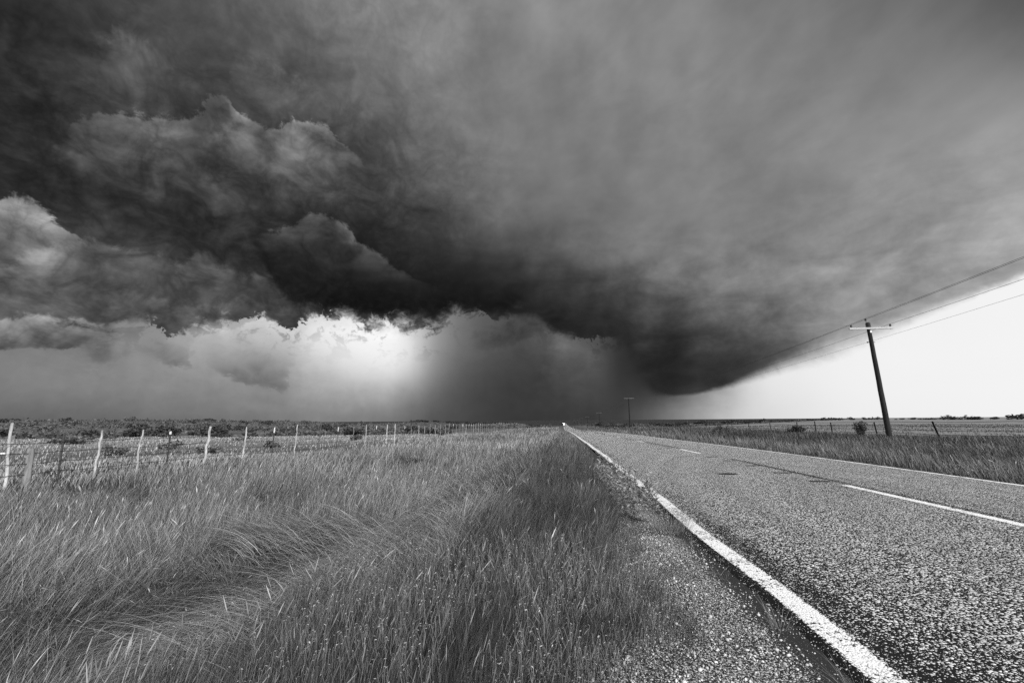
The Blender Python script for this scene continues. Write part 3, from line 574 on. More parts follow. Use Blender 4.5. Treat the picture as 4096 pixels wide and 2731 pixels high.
def blades(x, y, width, ts, headed, tonevar=.65, hscale=1.0):
    n = len(x); h, th0, th1, lx, ly, tone = grass_fields(x, y)
    z = H(np.where((x > XL - .05) & (x < XC), XL - .05, np.where((x < XR + .05) & (x >= XC), XR + .05, x)), y) - .01
    h = h*RNG.uniform(.45, 1.12, n)*(.82 + .36*vnoise(x, y, .35, 2, 201))*hscale; h = np.where(headed, h*1.06, h)
    th0 = th0 + np.abs(RNG.normal(0, .09, n)); th1 = th1*RNG.uniform(.3, 1.5, n)
    tu = (vnoise(x, y, .22, 2, 191) - .5)*5.0                 # tufts fan out
    a = np.arctan2(ly, lx) + tu + RNG.normal(0, .9, n); lx, ly = np.cos(a), np.sin(a)
    tone = np.clip(tone*(1 + RNG.normal(0, tonevar, n)), .02, .5); tone = np.where(headed, np.minimum(tone*1.1 + .01, .45), tone)
    psi = RNG.uniform(0, 6.28, n); sx, sy = np.cos(psi), np.sin(psi)
    ts = np.asarray(ts, float); S = len(ts)
    w = np.where(headed[:, None], np.where(ts[None] < .82, .42, np.where(ts[None] > .97, .4, np.where(ts[None] < .88, 2.1, 1.8))), np.clip((1 - ts[None])**.55, .02, 1))*width[:, None]*.5
    px, py, pz = x.copy(), y.copy(), z.copy(); L_, R_ = [], []
    for i in range(S):
        if i:
            th = th0 + th1*(ts[i] + ts[i - 1])*.75; dl = h*(ts[i] - ts[i - 1])
            th = np.minimum(th, 2.1)
            px = px + np.sin(th)*lx*dl; py = py + np.sin(th)*ly*dl; pz = pz + np.cos(th)*dl
        L_.append(np.stack([px - sx*w[:, i], py - sy*w[:, i], pz], -1)); R_.append(np.stack([px + sx*w[:, i], py + sy*w[:, i], pz], -1))
    V = np.stack([np.stack(L_, 1), np.stack(R_, 1)], 2).reshape(n, 2*S, 3)          # L0 R0 L1 R1 ...
    V[..., 2] = np.maximum(V[..., 2], z[:, None] - .02)
    base = (np.arange(n)*2*S)[:, None, None]
    q = np.array([[2*i, 2*i + 1, 2*i + 3, 2*i + 2] for i in range(S - 1)])[None]
    tn = np.repeat(tone[:, None], 2*S, 1)
    tn = np.where(headed[:, None] & (np.repeat(ts, 2)[None] > .82), np.minimum(tn*1.4 + .075, .5), tn)
    return V.reshape(-1, 3), (base + q).reshape(-1, 4), tn.ravel()
def ring(r0, r1, dens, a0=-62, a1=56):
    n = int(dens*0.5*(r1*r1 - r0*r0)*R(a1 - a0)); r = np.sqrt(RNG.uniform(r0*r0, r1*r1, n)); a = RNG.uniform(R(a0), R(a1), n)
    return r*np.sin(a), r*np.cos(a), r
def allowed(x, y):
    left = (x < xg(y) + .05) & (x < XL - .02)
    thin = (x > xg(y) - .30) & (x < XC); left &= ~(thin & (RNG.uniform(0, 1, len(x)) < .55))
    right = (x > XR + .10)
    return left | right
def grass(name, label, rings, pick, cat='grass'):
    Vs, Qs, Ts = [], [], []; off = 0
    for (r0, r1, dens, w0, w1, ts, hf, a0, a1) in rings:
        x, y, r = ring(r0, r1, dens, a0, a1); k = allowed(x, y) & pick(x, y)
        # clumped growth
        k &= RNG.uniform(0, 1, len(x)) < .35 + .9*vnoise(x, y, .28 + .01*r1, 2, 161)
        x, y, r = x[k], y[k], r[k]
        width = (w0 + (w1 - w0)*(r - r0)/(r1 - r0))*RNG.uniform(.6, 1.4, len(x))
        V, Q_, T = blades(x, y, width, ts, RNG.uniform(0, 1, len(x)) < hf*np.where((x - bandx(y) > .3) & (x < XC), .3, 1.0))
        Vs.append(V); Qs.append(Q_ + off); Ts.append(T); off += len(V)
    V = np.concatenate(Vs); Q_ = np.concatenate(Qs); T = np.concatenate(Ts)
    o = quads_mesh(name, V, Q_, M_GRASS, T, False); tag(o, label, cat, kind='stuff'); return o
T7 = [0, .20, .40, .60, .80, .86, .94, 1.0]; T5 = [0, .25, .5, .80, .90, 1.0]; T4 = [0, .33, .66, 1.0]; T3 = [0, .5, 1.0]
LEFT = lambda x, y: (x < XC) & (x > -13.4)
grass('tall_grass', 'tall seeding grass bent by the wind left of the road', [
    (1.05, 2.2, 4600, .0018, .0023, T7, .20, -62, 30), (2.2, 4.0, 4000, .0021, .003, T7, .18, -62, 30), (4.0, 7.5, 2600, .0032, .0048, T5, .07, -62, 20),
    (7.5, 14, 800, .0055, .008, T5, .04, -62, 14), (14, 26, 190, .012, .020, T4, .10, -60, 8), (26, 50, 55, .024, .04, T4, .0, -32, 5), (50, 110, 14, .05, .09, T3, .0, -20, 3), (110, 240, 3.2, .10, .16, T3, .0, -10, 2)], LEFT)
grass('verge_grass', 'rough grass on the verge right of the road', [
    (9.2, 16, 420, .007, .011, T5, .12, 20, 60), (16, 30, 170, .012, .022, T4, .12, 12, 58), (30, 55, 55, .026, .045, T4, 0, 6, 56), (55, 110, 14, .055, .10, T3, 0, 3, 30), (110, 240, 3.5, .10, .18, T3, 0, 1.5, 18)], lambda x, y: (x > XC) & (x < 22.4))
grass('pasture_grass', 'short pale pasture grass beyond the fences', [
    (14, 30, 110, .014, .03, T3, 0, -62, -20), (30, 80, 12, .03, .08, T3, 0, -60, -8),
    (23, 50, 70, .018, .04, T3, 0, 20, 56), (50, 120, 8, .05, .11, T3, 0, 8, 56)], lambda x, y: (x < -13.4) | (x > 22.4))
# bright hanging spikelets of wild oats near the camera
def spikelets():
    n = 9000; r = np.sqrt(RNG.uniform(1.25**2, 3.9**2, n)); a = RNG.uniform(R(-60), R(20), n); x, y = r*np.sin(a), r*np.cos(a)
    k = (x < xg(y) - .1) & (vnoise(x, y, .45, 2, 171) > .47) & ((x > -1.4) | (RNG.uniform(0, 1, n) < .35)); x, y = x[k], y[k]; n = len(x)
    h, th0, th1, lx, ly, tone = grass_fields(x, y)
    z = H(x, y) + h*RNG.uniform(.55, 1.15, n)
    d = RNG.normal(0, 1, (n, 3)); d[:, 2] = -np.abs(d[:, 2])*.6; d /= np.linalg.norm(d, axis=1)[:, None]
    e = RNG.normal(0, 1, (n, 3)); e -= d*np.sum(e*d, 1)[:, None]; e /= np.linalg.norm(e, axis=1)[:, None]
    ln = RNG.uniform(.008, .017, n)[:, None]; c = np.stack([x, y, z], -1)
    V = np.stack([c - d*ln*.5, c + e*ln*.13, c + d*ln*.5, c - e*ln*.13], 1).reshape(-1, 3)
    # the hair-thin stalk each one hangs from
    Qq = np.arange(4*n).reshape(-1, 4)
    st0 = c - d*ln*.5; top = st0 + np.stack([RNG.normal(0, .02, n), RNG.normal(0, .02, n), RNG.uniform(-.10, -.04, n)], -1)
    w = np.array([.0006, 0, 0]); S_ = np.stack([st0 - w, st0 + w, top + w, top - w], 1).reshape(-1, 3)
    V = np.concatenate([V, S_]); Qq = np.concatenate([Qq, 4*n + np.arange(4*n).reshape(-1, 4)])
    T = np.concatenate([np.repeat(RNG.uniform(.22, .5, n), 4), np.full(4*n, .2)])
    o = quads_mesh('wild_oats', V, Qq, M_GRASS, T, False); tag(o, 'pale seed spikelets among the nearest grass', 'grass', kind='stuff')
spikelets()
# short stray blades creeping over the gravel
def creeping():
    n = 5200; y = RNG.uniform(1.2, 8.5, n); x = xg(y) + RNG.exponential(.16, n) - .1; k = (x < 1.45) & (vnoise(x, y, .35, 2, 181) > .42); x, y = x[k], y[k]
    V, Q_, T = blades(x, y, RNG.uniform(.0022, .0036, len(x)), T4, np.zeros(len(x), bool), .3, .55)
    o = quads_mesh('creeping_grass', V, Q_, M_GRASS, T, False); tag(o, 'short stray grass creeping over the gravel', 'grass', kind='stuff')
creeping()

def lodged(name, pts, n, label, width, seed, length=(.55, .95)):
    """long stems laid over by the wind, combed along a line towards its near end"""
    g = np.random.default_rng(seed); pts = np.array(pts, float); k = len(pts)
    t = g.uniform(0, 1, n)**.8*(k - 1); i = np.minimum(t.astype(int), k - 2); f = (t - i)[:, None]
    p = pts[i]*(1 - f) + pts[i + 1]*f; d = pts[i + 1] - pts[i]; d /= np.linalg.norm(d, axis=1)[:, None]
    nrm = np.stack([-d[:, 1], d[:, 0]], -1)                      # to the left of the way the stems point
    off = g.normal(0, 1, n)*.20; p = p + nrm*off[:, None]
    a = np.arctan2(d[:, 1], d[:, 0]) + g.normal(0, .20, n) - off*.9
    ln = g.uniform(*length, n); x, y = p[:, 0], p[:, 1]; z0 = H(x, y) + g.uniform(.10, .30, n)*np.exp(-(off/.3)**2)
    S = 8; ts = np.linspace(0, 1, S); px, py, pz = x.copy(), y.copy(), z0.copy(); V = np.zeros((n, 2*S, 3)); psi = g.uniform(0, 6.28, n); w0 = width*g.uniform(.6, 1.4, n)
    th0 = g.uniform(.35, .9, n); th1 = g.uniform(.6, 1.15, n)
    for q in range(S):
        if q:
            th = np.minimum(th0 + th1*ts[q]*1.5, 1.85); dl = ln/(S - 1); px = px + np.sin(th)*np.cos(a)*dl; py = py + np.sin(th)*np.sin(a)*dl; pz = np.maximum(pz + np.cos(th)*dl, H(x, y) + .02)
        w = w0*.5*(np.clip(1 - ts[q], .03, 1)**.5)
        V[:, 2*q] = np.stack([px - w*np.cos(psi), py - w*np.sin(psi), pz], -1); V[:, 2*q + 1] = np.stack([px + w*np.cos(psi), py + w*np.sin(psi), pz], -1)
    base = (np.arange(n)*2*S)[:, None, None]; q4 = np.array([[2*r, 2*r + 1, 2*r + 3, 2*r + 2] for r in range(S - 1)])[None]
    tone = np.clip(np.where(off > -.05, .24, .10)*g.lognormal(0, .45, n), .03, .5)
    o = quads_mesh(name, V.reshape(-1, 3), (base + q4).reshape(-1, 4), M_GRASS, np.repeat(tone, 2*S), False); tag(o, label, 'grass', kind='stuff')
lodged('laid_grass', [(-1.38, 5.6), (-1.62, 4.9), (-1.78, 4.2), (-1.95, 3.5), (-2.35, 2.9)], 5200, 'pale swept windrow of laid grass on the edge of the bank', .0034, 41)
lodged('laid_grass', [(-.95, 16.0), (-1.25, 12.5), (-1.5, 10.0), (-1.7, 8.2), (-2.1, 7.0)], 4200, 'farther pale swath of laid grass curving along the bank', .0070, 42, (.6, 1.1))
lodged('laid_grass', [(-2.4, 7.6), (-2.9, 7.0), (-3.5, 6.4), (-4.2, 5.9)], 2600, 'small pale tangle of laid grass left of the hollow', .0046, 43)
# ------------------------------------------------------------------ plants
def ribbon_tuft(name, n, hmin, hmax, spread, w, tone, seed, bend=(.5, 1.3), S=6):
    g = np.random.default_rng(seed); V, F, T = [], [], []
    for i in range(n):
        a = g.uniform(0, 6.28); r = spread*math.sqrt(g.uniform()); x, y, z = r*math.cos(a), r*math.sin(a), -.01
        a2 = a + g.normal(0, .6); th = g.uniform(.05, .5); b = g.uniform(*bend); h = g.uniform(hmin, hmax); ps = g.uniform(0, 6.28); ww = w*g.uniform(.7, 1.3)
        base = len(V); t_ = tone*g.uniform(.6, 1.5)
        for k in range(S):
            t = k/(S - 1)
            if k: q = min(th + b*t, 2.0); dl = h/(S - 1); x += math.sin(q)*math.cos(a2)*dl; y += math.sin(q)*math.sin(a2)*dl; z = max(z + math.cos(q)*dl, .004)
            q = ww*.5*max((1 - t)**.6, .03); V += [(x - q*math.cos(ps), y - q*math.sin(ps), z), (x + q*math.cos(ps), y + q*math.sin(ps), z)]; T += [t_]*2
        F += [(base + 2*k, base + 2*k + 1, base + 2*k + 3, base + 2*k + 2) for k in range(S - 1)]
    return new_mesh(name, V, F, M_GRASS, None, False, T)
def gz(x, y): return float(H(np.array([x]), np.array([y]))[0])
tufts = [(1.36, 2.50, 90, .16, .36, 'wiry dark grass tuft against the edge line at the bottom of the picture'),
         (1.36, 3.35, 50, .14, .30, 'thin grass tuft rooted where the edge line is broken'),
         (1.32, 4.35, 22, .10, .20, 'sparse grass tuft leaning over the dark strip of asphalt'),
         (1.30, 5.35, 40, .10, .22, 'small grass tuft beside the edge line before the weeds'),
         (1.27, 6.0, 320, .22, .44, 'dense bushy grass tuft reaching over the edge line'),
         (.62, 3.35, 110, .14, .30, 'low grass tuft spreading over the middle of the gravel')]
for i, (x, y, n, a, b, lab) in enumerate(tufts):
    o = ribbon_tuft('grass_tuft', n, a, b, .05 if n < 100 else .20, .0034, .17, 300 + i); o.location = (x, y, gz(x, y)); tag(o, lab, 'grass tuft', 'grass tufts along the gravel')
def weed_mesh(seed, hh=.42, nl=26, wide=.028, ln=.13, tone=.30):
    g = np.random.default_rng(seed); st = MB(); V, F, T = [], [], []
    for s in range(3):
        a = g.uniform(0, 6.28); lean = g.uniform(.05, .22); H_ = hh*g.uniform(.75, 1.1); bx, by = .03*math.cos(a), .03*math.sin(a)
        pts = [(bx + lean*H_*t*t*math.cos(a), by + lean*H_*t*t*math.sin(a), H_*t) for t in (0, .35, .7, 1)]
        st.tube(pts, [.004, .0035, .003, .0015], 5, .12)
        for i in range(nl):
            t = .15 + .85*(i + .5)/nl; c = Vector((bx + lean*H_*t*t*math.cos(a), by + lean*H_*t*t*math.sin(a), H_*t)); b = i*2.4 + g.normal(0, .3)
            l = ln*g.uniform(.6, 1.15)*(1.15 - .5*t); up0 = g.uniform(.3, .8); d = Vector((math.cos(b), math.sin(b), up0)).normalized(); sd_ = Vector((-math.sin(b), math.cos(b), 0)); base = len(V); tt = tone*g.uniform(.7, 1.3)
            for k, (u, w, dr) in enumerate(((0, .15, 0), (.35, 1, .02), (.7, .75, -.02), (1, .05, -.16))):
                p = c + d*l*u + Vector((0, 0, dr*l)); V += [p - sd_*wide*w*.5, p + sd_*wide*w*.5]; T += [tt]*2
            F += [(base + 2*k, base + 2*k + 1, base + 2*k + 3, base + 2*k + 2) for k in range(3)]
    return st, V, F, T
def make_weed(seed, name, **k):
    e = empty(name, (0, 0, 0)); st, V, F, T = weed_mesh(seed, **k); st.build('stem', M_LEAF, e); new_mesh('foliage', V, F, M_LEAF, e, False, T); return e
proto = [make_weed(400 + i, 'leafy_weed') for i in range(3)]
wpos = [(1.22, 9.6), (1.05, 9.3), (1.30, 8.9), (.92, 9.9), (1.12, 8.4), (1.34, 10.3), (.80, 8.8), (1.25, 7.9), (1.02, 7.6), (1.18, 7.2), (.86, 10.6), (1.30, 11.2), (.98, 11.6), (1.22, 12.2), (.70, 9.5), (1.0, 6.9), (1.15, 6.5), (.85, 6.6), (.75, 7.3), (.9, 8.0)]
for i, (x, y) in enumerate(wpos):
    o = proto[i] if i < 3 else copy_tree(proto[i % 3]); o.location = (x, y, gz(x, y)); s = random.uniform(.95, 1.35); o.scale = (s, s, s); o.rotation_euler.z = random.uniform(0, 6.28)
    tag(o, 'leafy weed with lance-shaped leaves in the patch between grass and edge line', 'weed', 'leafy weeds at the road edge')
def branchy(name, x, y, h, w, nst, dens, tone, label, seed, leaf=.05):
    e = empty(name, (x, y, gz(x, y)), 0, label, 'bush'); g = np.random.default_rng(seed); st = MB(); V, F, T = [], [], []
    for s in range(nst):
        a = g.uniform(0, 6.28); sp = w*.5*math.sqrt(g.uniform(.02, 1)); hh = h*g.uniform(.6, 1)*(1 - .3*sp/(w*.5 + .01))
        pts = [(sp*t**1.4*math.cos(a), sp*t**1.4*math.sin(a), hh*t) for t in (0, .3, .6, 1)]; st.tube(pts, [.014, .011, .008, .004], 5, .06)
        for i in range(dens):
            t = g.uniform(.25, 1.05); c = Vector((sp*t**1.4*math.cos(a), sp*t**1.4*math.sin(a), hh*t)) + Vector(g.normal(0, .05*h, 3)); d = Vector(g.normal(0, 1, 3)) + Vector((0, 0, .8)); d.normalize()
            q = d.cross(Vector(g.normal(0, 1, 3))).normalized(); l = leaf*g.uniform(.6, 1.5); b = len(V); tt = tone*g.uniform(.5, 1.6)
            V += [c, c + d*l*.5 + q*l*.28, c + d*l, c + d*l*.5 - q*l*.28]; T += [tt]*4; F.append((b, b + 1, b + 2, b + 3))
    st.build('stem', M_LEAF, e); new_mesh('foliage', V, F, M_LEAF, e, False, T); return e
branchy('roadside_bush', 19.6, 41.5, 0.85, 1.5, 20, 60, .05, 'dark spreading bush by the right fence, left of the leaning pole', 501, .13)
branchy('roadside_bush', 20.2, 34.0, 1.25, .85, 14, 60, .07, 'tall narrow bush by the right fence, just left of the leaning pole', 502, .12)
branchy('roadside_bush', 17.6, 53.0, .95, 1.5, 12, 40, .06, 'sparse stemmy bush on the right verge near the middle of the fence', 503, .12)
branchy('roadside_bush', 14.4, 45.0, .45, 1.9, 14, 40, .045, 'low flat dark shrub in the right verge grass', 504, .12)

def bush_mesh(name, seed, n=260, flat=.55, k=1.0):
    """unit-wide bush: leaf clumps spread through a lumpy, squashed volume"""
    g = np.random.default_rng(seed); V, F, T = [], [], []; lobes = [(g.uniform(-.34, .34), g.uniform(-.34, .34), g.uniform(.10, .34)*flat/.55, g.uniform(.14, .26)) for _ in range(6)]
    for i in range(n):
        lx, ly, lz, lr = lobes[i % 6]; d = g.normal(0, 1, 3); d /= np.linalg.norm(d); r = lr*g.uniform(.35, 1.05)**.6
        c = np.array([lx, ly, lz]) + d*r*np.array([1, 1, .8]); c[2] = abs(c[2]); e1 = g.normal(0, 1, 3); e1 /= np.linalg.norm(e1); e2 = np.cross(e1, g.normal(0, 1, 3)); e2 /= np.linalg.norm(e2)
        l = g.uniform(.035, .085); b = len(V); tt = k*g.uniform(.02, .085)
        V += [tuple(c - e1*l), tuple(c + e2*l*.6), tuple(c + e1*l), tuple(c - e2*l*.6)]; T += [tt]*4; F.append((b, b + 1, b + 2, b + 3))
    me = bpy.data.meshes.new(name); me.from_pydata(V, [], F); a = me.attributes.new('tone', 'FLOAT', 'POINT'); a.data.foreach_set('value', np.array(T, np.float32)); me.materials.append(M_LEAF); return me
BUSH = [bush_mesh('scrub_bush', 600 + i, 260, f) for i, f in enumerate((.4, .55, .5, .7, .45, .6))]
PALE = [bush_mesh('scrub_bush', 650 + i, 260, f, 1.9) for i, f in enumerate((.4, .55, .5))]
def bush(x, y, w, h, label, group=None, cat='bush', name='scrub_bush', pale=False):
    o = bpy.data.objects.new(name, PALE[random.randrange(3)] if pale else BUSH[random.randrange(6)]); COL.objects.link(o); o.location = (x, y, gz(x, y) - .05*h); o.scale = (w, w*random.uniform(.8, 1.2), h/.55); o.rotation_euler.z = random.uniform(0, 6.28)
    return tag(o, label, cat, group)
def polar(az, r): return r*math.sin(R(az)), r*math.cos(R(az))
n = 0
while n < 105:                                           # scrub on the rising pasture beyond the left fence
    az = random.uniform(-55, -15); r = 72 + 330*random.random()**1.5; x, y = polar(az, r)
    if float(vnoise(np.array([x]), np.array([y]), 45, 2, 71)[0]) < .42: continue
    w = random.uniform(1.6, 4.0)*(1 + r/450); bush(x, y, w, w*random.uniform(.28, .45), 'low scrub bush on the pasture rise beyond the left fence', 'scrub bushes beyond the left fence', pale=random.random() < .5); n += 1
for az, r, w, h in ((-49.2, 56, 3.6, 1.0), (-50.5, 60, 2.6, .8), (-42.5, 39, 1.5, .7), (-39.0, 31, 1.5, .55), (-33.4, 37, 1.4, .8), (-46.8, 33, 1.3, .75), (-25.0, 46, 1.7, .7), (-14.6, 66, 1.7, 1.1), (-36.5, 52, 2.0, .6)):
    x, y = polar(az, r); bush(x, y, w, h, 'lone low bush standing in the pale pasture close behind the left fence', 'bushes close behind the left fence', pale=True)
n = 0
while n < 95:                                            # the scrubby valley either side of the far road
    az = random.uniform(-15, 22); r = 210 + 600*random.random()**1.3; x, y = polar(az, r)
    if abs(x - XC) < 14 + .02*r or (x > 22 and y - (x - 22)*1.6 < 115): continue
    w = random.uniform(2.2, 5.5)*(1 + r/1200); bush(x, y, w, w*random.uniform(.35, .6), 'dark bush in the scrubby valley around the far road', 'bushes in the far valley'); n += 1
n = 0
while n < 45:                                            # wooded rise, left of the far road
    az = random.uniform(-18.5, -5); r = random.uniform(560, 650); x, y = polar(az, r)
    bush(x, y, random.uniform(6, 12), random.uniform(2.2, 4.2), 'dark tree on the wooded rise along the horizon left of the road', 'trees on the wooded rise', 'tree', 'scrub_tree'); n += 1
for az, r, w, h in ((31.2, 480, 5, 3.0), (31.9, 470, 8, 3.4), (32.7, 500, 5, 3.0), (28.6, 430, 14, 3.0), (30.1, 450, 6, 2.8), (26.6, 420, 7, 2.8), (24.9, 420, 9, 3.0), (23.5, 415, 7, 2.6), (33.8, 420, 5, 1.7), (34.6, 400, 7, 1.8), (35.5, 410, 6, 1.7), (36.2, 400, 6, 2.0), (36.9, 400, 4, 2.0), (12.0, 190, 5, 2.0), (13.4, 185, 7, 2.2), (15.2, 200, 8, 2.4), (17.0, 220, 8, 2.6), (18.8, 250, 8, 2.4), (20.4, 280, 9, 2.6), (21.8, 320, 9, 2.6)):
    x, y = polar(az, r); bush(x, y, w, h, 'dark bush on the skyline behind the right-hand field', 'bushes along the right skyline')
x, y = polar(38.0, 350); bush(x, y, 17, 3.6, 'broad dark thicket with a peaked top on the skyline right of the leaning pole')
x, y = polar(41.6, 340); bush(x, y, 17, 3.2, 'broad dark thicket on the skyline at the right edge of the picture')
x, y = polar(38.9, 345); bush(x, y, 9, 2.0, 'low trailing bush beside the peaked thicket on the right skyline')
x, y = polar(40.1, 345); bush(x, y, 6, 1.9, 'small round bush between the two broad thickets on the right skyline')
x, y = polar(-1.45, 330); bush(x, y, 3.2, 2.6, 'small dark tree standing left of the far road', None, 'tree', 'scrub_tree')
x, y = polar(4.3, 420); bush(x, y, 8, 5.5, 'dark mounded tree rising above the horizon between two far poles', None, 'tree', 'scrub_tree')
def scrub_cover():
    """the countless small clumps between the bushes"""
    g = np.random.default_rng(9); n = 9000; az = g.uniform(-58, 30, n); r = 75 + 900*g.uniform(0, 1, n)**1.6; x, y = r*np.sin(np.radians(az)), r*np.cos(np.radians(az))
    k = (np.abs(x - XC) > 12 + .015*r) & ~((x > 20) & (y - (x - 22)*1.6 < 110)) & ~((np.abs(az) < 14) & (r < 170)) & (vnoise(x, y, 30, 2, 81) > .40); x, y, r = x[k], y[k], r[k]; n = len(x)
    m_ = 12; c = np.stack([x, y, H(x, y)], -1)[:, None, :]; w = (g.uniform(.5, 1.5, n)*(1 + r/400))[:, None]
    o = g.normal(0, .42, (n, m_, 3)); o[..., 2] = np.abs(o[..., 2])*.42; P_ = c + o*w[..., None]
    e1 = g.normal(0, 1, (n, m_, 3)); e1 /= np.linalg.norm(e1, axis=-1, keepdims=True); e2 = np.cross(e1, g.normal(0, 1, (n, m_, 3))); e2 /= np.linalg.norm(e2, axis=-1, keepdims=True)
    l = (w*g.uniform(.12, .26, (n, m_)))[..., None]
    V = np.stack([P_ - e1*l, P_ + e2*l*.6, P_ + e1*l, P_ - e2*l*.6], 2).reshape(-1, 3); T = np.repeat(g.uniform(.025, .14, n*m_), 4)
    o = quads_mesh('scrub', V, np.arange(len(V)).reshape(-1, 4), M_LEAF, T, False); tag(o, 'low scrub covering the distant rangeland', 'scrub', kind='stuff')
scrub_cover()
def mesa():
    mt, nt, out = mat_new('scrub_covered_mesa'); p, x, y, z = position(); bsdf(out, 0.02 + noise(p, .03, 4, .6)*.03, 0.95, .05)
    V, F = [], []; prof = [(0, -11), (60, -8), (150, -3.4), (260, -3.2), (900, -3.2)]
    azs = np.linspace(-31.5, -15.5, 60)
    for i, a in enumerate(azs):
        env = float(sm(a, -31.5, -26)*(1 - sm(a, -19.5, -15.5)))
        for d, z in prof:
            r = 2400 + d + 40*math.sin(a*3); px_, py_ = polar(a, r); V.append((px_, py_, -11 + (z + 11)*env + (.25*math.sin(a*9 + d) if d > 100 else 0)))
    k = len(prof); F = [(i*k + j, (i + 1)*k + j, (i + 1)*k + j + 1, i*k + j + 1) for i in range(len(azs) - 1) for j in range(k - 1)]
    o = new_mesh('hills', V, F, mt, None, True); tag(o, 'long low dark mesa on the horizon behind the left fence', 'hill', kind='structure')
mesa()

# ------------------------------------------------------------------ left fence: crooked stakes, steel T-posts, four strands
def stake(parent, base, top, r, tone, label=None, crook=.03, seed=0, dark=None):
    g = np.random.default_rng(seed); base, top = Vector(base), Vector(top); mb = MB(); pts, rad = [], []
    for i in range(9):
        t = i/8; p = base.lerp(top, t) + Vector((g.normal(0, crook*.35), g.normal(0, crook*.5), 0))*(1 if 0 < i < 8 else 0); pts.append(p); rad.append(r*(1.08 - .3*t)*g.uniform(.85, 1.15))
    mb.tube(pts, rad, 9, tone); o = mb.build('fence_post', M_WOOD, parent, True)
    if label: o['label'] = label
    return o
def tpost(parent, base, top, tip, tone=.05, label=None, s=1.0):
    base, top = Vector(base), Vector(top); mb = MB(); d = (top - base); ln = d.length; q = d.to_track_quat('Z', 'Y').to_euler()
    mid = base.lerp(top, .5); mb.box(mid, (.048*s, .008*s, ln), q, tone); mb.box(mid + Vector((0, .021*s, 0)), (.008*s, .034*s, ln), q, tone)
    for k in range(9): mb.box(base.lerp(top, .12 + .085*k + .1) + Vector((0, -.008*s, 0)), (.014*s, .010*s, .022), q, tone)
    o = mb.build('fence_post', M_STEEL, parent)
    if label: o['label'] = label
    if tip:
        c = MB(); a, b = base.lerp(top, 1 - tip), top + d.normalized()*.006; m2 = a.lerp(b, .5); L2 = (b - a).length
        c.box(m2, (.054*s, .014*s, L2), q, .72); c.box(m2 + Vector((0, .024*s, 0)), (.014*s, .038*s, L2), q, .72); c.build('post_cap', M_STEEL, o)
    return o
fl = empty('barbed_wire_fence', (-13.5, 10, gz(-13.5, 10)), 0, 'barbed-wire fence of white stakes and steel posts left of the road', 'fence')
FX = -13.5
def inv(p): return (p[0] + 13.5, p[1] - 10, p[2] - fl.location.z)
spec = [(10.09, -13.60, 1.33, 'w', 0.039, 0.31), (10.53, -13.51, .68, 'p', .085, .17), (11.25, -13.5, 1.04, 't', 0, .045), (12.24, -13.44, 1.10, 'w', 0.033, 0.35), (13.54, -13.40, 1.10, 'w', 0.025, 0.33), (14.68, -13.49, 1.01, 'tt', 0, .045),
        (16.33, -13.35, 1.16, 'w', 0.048, 0.36), (18.47, -13.44, 1.11, 'w', 0.035, 0.35), (20.44, -13.45, 1.05, 'tc', 0, .05), (22.29, -13.43, 1.18, 'w', 0.033, 0.28), (24.51, -13.38, 1.14, 'w', 0.035, 0.09), (26.58, -13.40, .98, 'tc', 0, .05),
        (28.8, -13.47, .97, 'w', 0.019, 0.20), (30.68, -13.45, 1.09, 'w', 0.035, 0.30), (32.25, -13.36, .99, 'tc', 0, .05), (34.53, -13.45, 1.07, 'w', 0.039, 0.35), (36.24, -13.45, 1.10, 'w', 0.037, 0.33), (38.41, -13.40, .89, 'tc', 0, .05)]
y = 40.4
while y < 168 and len(spec) < 96:
    k = len(spec); z = 1.0 - .0038*(y - 40) - (max(y - 120, 0)/48)**2*.5 + random.uniform(-.12, .12)
    spec.append((y, FX + random.uniform(-.03, .12), z, random.choice(['w', 'w', 'tc']), random.uniform(.020, .032), (random.uniform(.16, .32) if random.random() > .12 else .12))); y += 1.9 + random.uniform(-.3, .3) if y < 80 else 2.1 + random.uniform(-.2, .2)
PX = []
for i, (y, xt, zt, kd, r, tn) in enumerate(spec):
    zb = gz(FX, y) - .05; b = inv((FX, y, zb)); t = inv((xt, y, zt)); lab = {0: 'tall pale stake at the left end, darker below its middle', 1: 'short thick grey post stub standing lower than the rest', 6: 'thickest pale stake, leaning, with a blunt top', 10: 'dark weathered stake'}.get(i)
    if kd == 'w': stake(fl, b, t, r, tn, lab, .035, 700 + i)
    elif kd == 'p': stake(fl, b, t, r, tn, lab, .0, 700 + i)
    else: tpost(fl, b, t, {'t': 0, 'tt': .07, 'tc': .16}[kd], tn, lab)
def strand(parent, name, pts, rad, label=None, n=5, conv=None, barb=0.0):
    mb = MB(); P_ = [Vector(conv(p)) if conv else Vector(p) for p in pts]; mb.tube(P_, rad, n, .018, False)
    o = mb.build(name, M_WIRE, parent)
    if label: o['label'] = label
    return o
for lev, nm in ((.98, 'top'), (.74, 'second'), (.50, 'third'), (.24, 'lowest')):
    pts = []; ysw = [6.0] + [s[0] for s in spec if s[3] != 'p']
    for a, b in zip(ysw[:-1], ysw[1:]):
        for t in (0, .5): yy = a + (b - a)*t; pts.append((FX + .02, yy, gz(FX, yy) + .30 + (lev - .24)*1.02 - (.018 if t else 0) + random.uniform(-.012, .012)))
    strand(fl, 'barbed_wire', pts, .0085, nm + ' strand', 5, inv)
    # barbs: twisted pairs every 12 cm on the near part
mb = MB(); mb.tube([inv((-14.9, 9.55, .62)), inv((-14.2, 9.8, .60)), inv((-13.58, 10.05, .59))], [.035, .032, .03], 8, .48); rl = mb.build('brace_rail', M_WOOD, fl, True)
